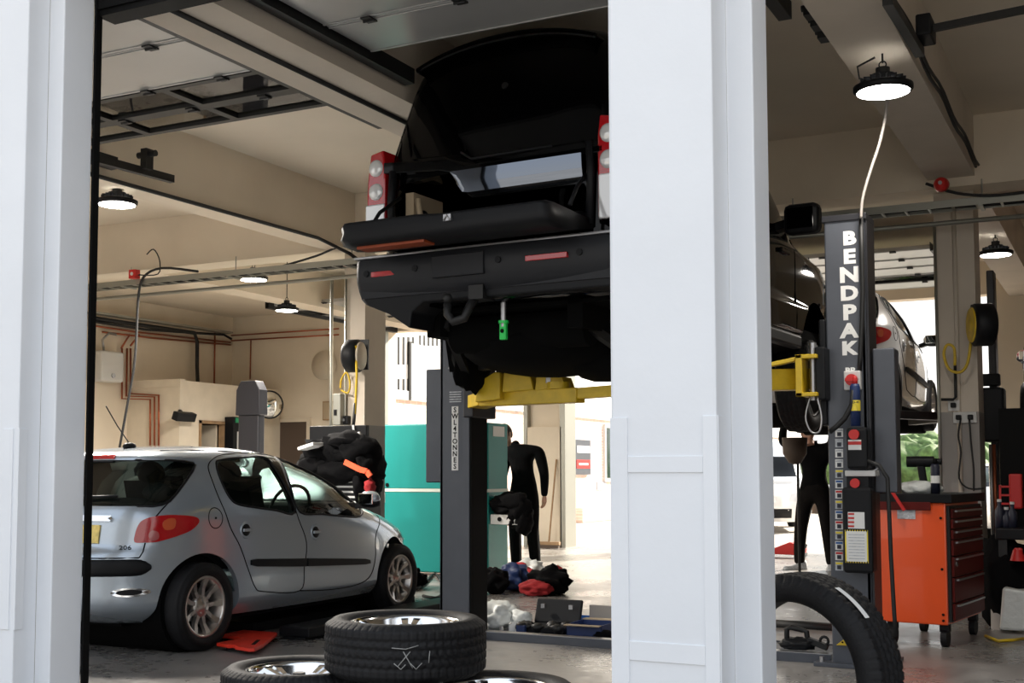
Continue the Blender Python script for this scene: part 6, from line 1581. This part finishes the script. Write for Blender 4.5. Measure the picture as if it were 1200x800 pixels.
# ------------------------------------------------------------------ building across the yard
XBd = -12.15; YB0, YB1 = 18.9, 52
zb = at(480, 470, X=XBd).z
t = thing('yard_building', 'long brick building with white ribbed cladding along the sunlit yard', 'building', (XBd - 3, 34, 0))
b = MB(); b.box(XBd - 6, XBd, YB0, YB1, 0, 2.55); b.build('brick_wall', 'brick', t)
b = MB(); b.box(XBd - 6, XBd + .06, YB0, YB1, 2.55, 2.72); b.box(XBd - 6, XBd + .03, YB0, YB1, 2.72, 7.5); cl = b.build('cladding', 'cladding', t)
# dark slots between the white ribs, two rows
b = MB()
slots = []
y = 19.3
z_ = lambda px, py: at(px, py, X=XBd + .03).z
def slot(px0, px1, py0, py1):
    q0, q1 = at(px0, py1, X=XBd + .03), at(px1, py0, X=XBd + .03); b.box(XBd + .028, XBd + .034, q0.y, q1.y, q0.z, q1.z)
for px in (465.5, 471.3, 477, 482.5): slot(px, px + 2.9, 395, 427); slot(px, px + 2.9, 444, 466)
px = 491.
while px < 560: slot(px, px + 2.4, 393, 405); px += 5
for px in (604, 609, 614, 619): slot(px, px + 2.2, 425, 442); slot(px, px + 2.2, 472, 482)
yy = 41.
while yy < 50: b.box(XBd + .028, XBd + .034, yy, yy + .2, 4.6, 6.6); yy += .5
b.build('dark_slots', 'dark_steel', cl)
ya, yb_ = at(489, 450, X=XBd + .2).y, at(556, 450, X=XBd + .2).y
b = MB(); b.box(XBd + .03, XBd + .07, ya, yb_, z_(500, 468), z_(500, 406)); b.build('white_panel', 'plastic_white', t, bevel=.01)
b = MB(); b.box(XBd + .03, XBd + .075, ya - .07, ya, z_(491, 470), z_(500, 404)); b.build('panel_edge', 'dark_steel', t)
for y0_, y1_ in ((30.0, 33.0), (36.5, 39.5), (41.5, 46)):
    b = MB(); b.box(XBd, XBd + .06, y0_, y1_, .95, 2.45); w_ = b.build('window', 'plastic_white', t)
    b = MB(); b.box(XBd + .05, XBd + .07, y0_ + .1, (y0_ + y1_) / 2 - .05, 1.05, 2.35); b.box(XBd + .05, XBd + .07, (y0_ + y1_) / 2 + .05, y1_ - .1, 1.05, 2.35); b.build('pane', 'leaf' if False else 'glass_dark' if 'glass_dark' in MATS else 'mirror', w_)
y0_, y1_ = at(673, 535, X=XBd + .05).y, at(691, 535, X=XBd + .05).y
t2 = thing('wall_sign', 'grey upright sign with white and red panels on the brick wall', 'sign', (XBd, (y0_ + y1_) / 2, at(682, 556, X=XBd).z))
z0_, z1_ = at(682, 556, X=XBd).z, at(682, 515, X=XBd).z
b = MB(); b.box(XBd, XBd + .08, y0_, y1_, z0_, z1_); b.build('sign_board', 'post_grey', t2, bevel=.01)
h = z1_ - z0_
b = MB(); b.box(XBd + .08, XBd + .09, y0_ + .1, y1_ - .08, z0_ + h * .62, z0_ + h * .82); b.build('white_field', 'paper', t2)
b = MB(); b.box(XBd + .08, XBd + .09, y0_ + .06, y1_ - .06, z0_ + h * .18, z0_ + h * .42); rf = b.build('red_field', 'red', t2)
b = MB(); b.box(XBd + .09, XBd + .095, y0_ + .2, y1_ - .2, z0_ + h * .27, z0_ + h * .33); b.build('white_stripe', 'paper', rf)
b = MB(); b.box(XBd, XBd + .02, at(699, 557, X=XBd).y, at(710, 557, X=XBd).y, .75, .95); tag(b.build('small_notice', 'paper_grey'), 'small pale notice low on the brick wall right of the sign', 'sign')
b = MB(); p = at(664, 612, Z=0); b.box(XBd + .0, XBd + .6, p.y, YB1, 0, .35); tag(b.build('brick_kerb', 'brick', bevel=.02), 'low brick ledge along the foot of the yard building', 'ledge')
# hedge and trees in the yard beyond the rear doors
def tree(x, y, h, r, label, seed, kind='tree'):
    t = thing('leafy_tree' if kind == 'tree' else 'hedge_bush', label, kind, (x, y, 0), group='green bushes beyond the rear doors')
    b = MB()
    for i in range(7):
        a = i * 2.4 + seed; rr = r * .5 * (i > 0); b.blob((x + rr * math.cos(a), y + rr * math.sin(a), h - r * .6 + .3 * math.sin(i * 3)), (r * .75, r * .75, r * .6), seed + i, .3, 4, 3)
    b.build('foliage', 'leaf', t)
    b = MB(); b.cyl((x, y, 0), (x, y, h - r * .5), .12, .07, 10); b.build('trunk', 'trunk', t); return t
tree(-5.6, 41, 2.3, 1.7, 'rounded green bush beyond the rear door, left of the silver posts', 1)
tree(-1.6, 43, 2.2, 1.7, 'rounded green bush beyond the rear door, behind the orange chest', 4)
tree(-8.3, 37, 1.9, .75, 'small green tree seen behind the mechanic', 9)
# white van in the yard
van_keys = [(.22, .80, .1, 4.1, 8, 4), (.5, .86, 0, 4.3, 8, 4), (.95, .87, .0, 4.2, 8, 4), (1.05, .86, .02, 3.6, 8, 5), (1.5, .80, .08, 3.1, 8, 5), (1.78, .72, .2, 2.7, 7, 5), (1.84, .5, .6, 2.3, 5, 4)]
me = body_solid(van_keys, lin(.22, 1.84, 36), 120)
bv = BVHTree.FromPolygons([v.co.copy() for v in me.vertices], [list(p.vertices) for p in me.polygons])
cts = []
for yy in (.75, 3.3):
    for k in (1, -1): m_ = MB(); m_.cyl((k * .6, yy, .3), (k * 1.0, yy, .3), .36, seg=36); cts.append(cutter(m_))
t = thing('white_van', 'small white van parked in the bright yard beyond the rear door', 'van', (0, 0, 0), world=False)
bo = bpy.data.objects.new('body', bool_cut(me, cts, 'white_car')); C.objects.link(bo); bo.parent = t
for k in (1, -1):
    cst = caster(bv, 0, k); b = MB(); patch(b, cst, [(.4, 1.08), (1.6, 1.08), (1.6, 1.55), (.5, 1.55)], .004, .02); b.build('side_window', 'black_gloss', t, world=False)
    b = MB(); patch(b, cst, [(1.75, 1.08), (3.1, 1.08), (2.75, 1.55), (1.75, 1.55)], .004, .02); b.build('side_window', 'black_gloss', t, world=False)
    for yy in (.75, 3.3):
        tmw = MB(); tyre_mesh(tmw, .31, .2, .19, False, 48); w = tmw.build('wheel', 'rubber', t, world=False); w.matrix_local = Matrix.Translation((k * .76, yy, .31)) @ Matrix.Rotation(k * R(90), 4, 'Y')
        rmw = MB(); rim_mesh(rmw, .2, .18, 7, False); r = rmw.build('rim', 'alloy', w, world=False)
cst = caster(bv, 1, 1); b = MB(); patch(b, cst, [(-.66, 1.10), (.66, 1.10), (.6, 1.5), (-.6, 1.5)], .004, .02); b.build('windscreen', 'black_gloss', t, world=False)
for k in (1, -1): b = MB(); patch(b, cst, [(k * .45, .62), (k * .74, .62), (k * .74, .82), (k * .5, .76)], .004, .02); b.build('headlamp', 'clear_lamp', t, world=False)
b = MB(); patch(b, cst, [(-.5, .30), (.5, .30), (.5, .48), (-.5, .48)], .004, .02); b.build('grille', 'black_plastic', t, world=False)
p = at(943, 626, Z=0)
t.location = (p.x - .75 - 1.3, p.y + 4.0, 0); t.rotation_euler = (0, 0, R(180 + 18))
# second parked car further right, only its roof shows behind the chest
c4_ = dup(car, (-2.4, 27.0, 0), (0, 0, R(180)), 'pale car parked in the yard behind the orange chest')
for o in kids(c4_):
    if o.type == 'MESH' and o.data.materials and o.data.materials[0].name == 'silver_paint': o.data = o.data.copy(); o.data.materials[0] = MATS['white_car']

# ------------------------------------------------------------------ light
w = bpy.data.worlds.new('sky'); bpy.context.scene.world = w; w.use_nodes = True
nt = w.node_tree; bg = nt.nodes['Background']; bg.inputs['Color'].default_value = (.86, .93, 1.0, 1); bg.inputs['Strength'].default_value = 1.35
tc = nt.nodes.new('ShaderNodeTexCoord'); sp = nt.nodes.new('ShaderNodeSeparateXYZ'); rp = nt.nodes.new('ShaderNodeValToRGB')
nt.links.new(tc.outputs['Generated'], sp.inputs[0]); nt.links.new(sp.outputs['Z'], rp.inputs['Fac'])
rp.color_ramp.elements[0].position = 0.; rp.color_ramp.elements[0].color = (1.0, .97, .92, 1)
rp.color_ramp.elements[1].position = .55; rp.color_ramp.elements[1].color = (.80, .88, 1.0, 1)
nt.links.new(rp.outputs['Color'], bg.inputs['Color'])
sl = bpy.data.lights.new('sun', 'SUN'); sl.energy = 14.0; sl.angle = R(1.); sl.color = (1, .90, .76)
so = bpy.data.objects.new('sun', sl); C.objects.link(so); to_sun = Vector((.40, .78, .50)).normalized(); so.rotation_euler = to_sun.to_track_quat('Z', 'Y').to_euler(); so.location = (0, 30, 20)
def lamp_light(loc, power, r=.15, col=(1, .93, .84)):
    l = bpy.data.lights.new('lamp_light', 'AREA'); l.shape = 'DISK'; l.size = r * 2; l.energy = power; l.color = col; l.spread = R(170)
    o = bpy.data.objects.new('lamp_light', l); C.objects.link(o); o.location = (loc[0], loc[1], loc[2] - .02); return o
for (loc, lb, top), pw in zip(spots, (25, 250, 260, 270, 55)): lamp_light(loc, pw)
highbay((-9.0, 8.0, 3.5), 'added high bay lamp out of view in the left bay, beyond the left white pier', 1., 4.06); lamp_light((-9.0, 8.0, 3.5), 220)  # added lamp out of view, brightens the left bay

# ------------------------------------------------------------------ camera
cd = bpy.data.cameras.new('camera'); cd.sensor_width = 36; cd.lens = FOC * 36 / 1200
cd.shift_x = (600 - CX) / 1200; cd.shift_y = -(400 - CY) / 1200; cd.clip_start = .05; cd.clip_end = 300
co = bpy.data.objects.new('camera', cd); C.objects.link(co); co.location = (0, 0, EYE); co.rotation_euler = (R(90) + PITCH, 0, YAW)
bpy.context.scene.camera = co
vs_ = bpy.context.scene.view_settings; vs_.view_transform = 'Standard'; vs_.look = 'None'; vs_.exposure = .08; vs_.gamma = 1; vs_.use_curve_mapping = False
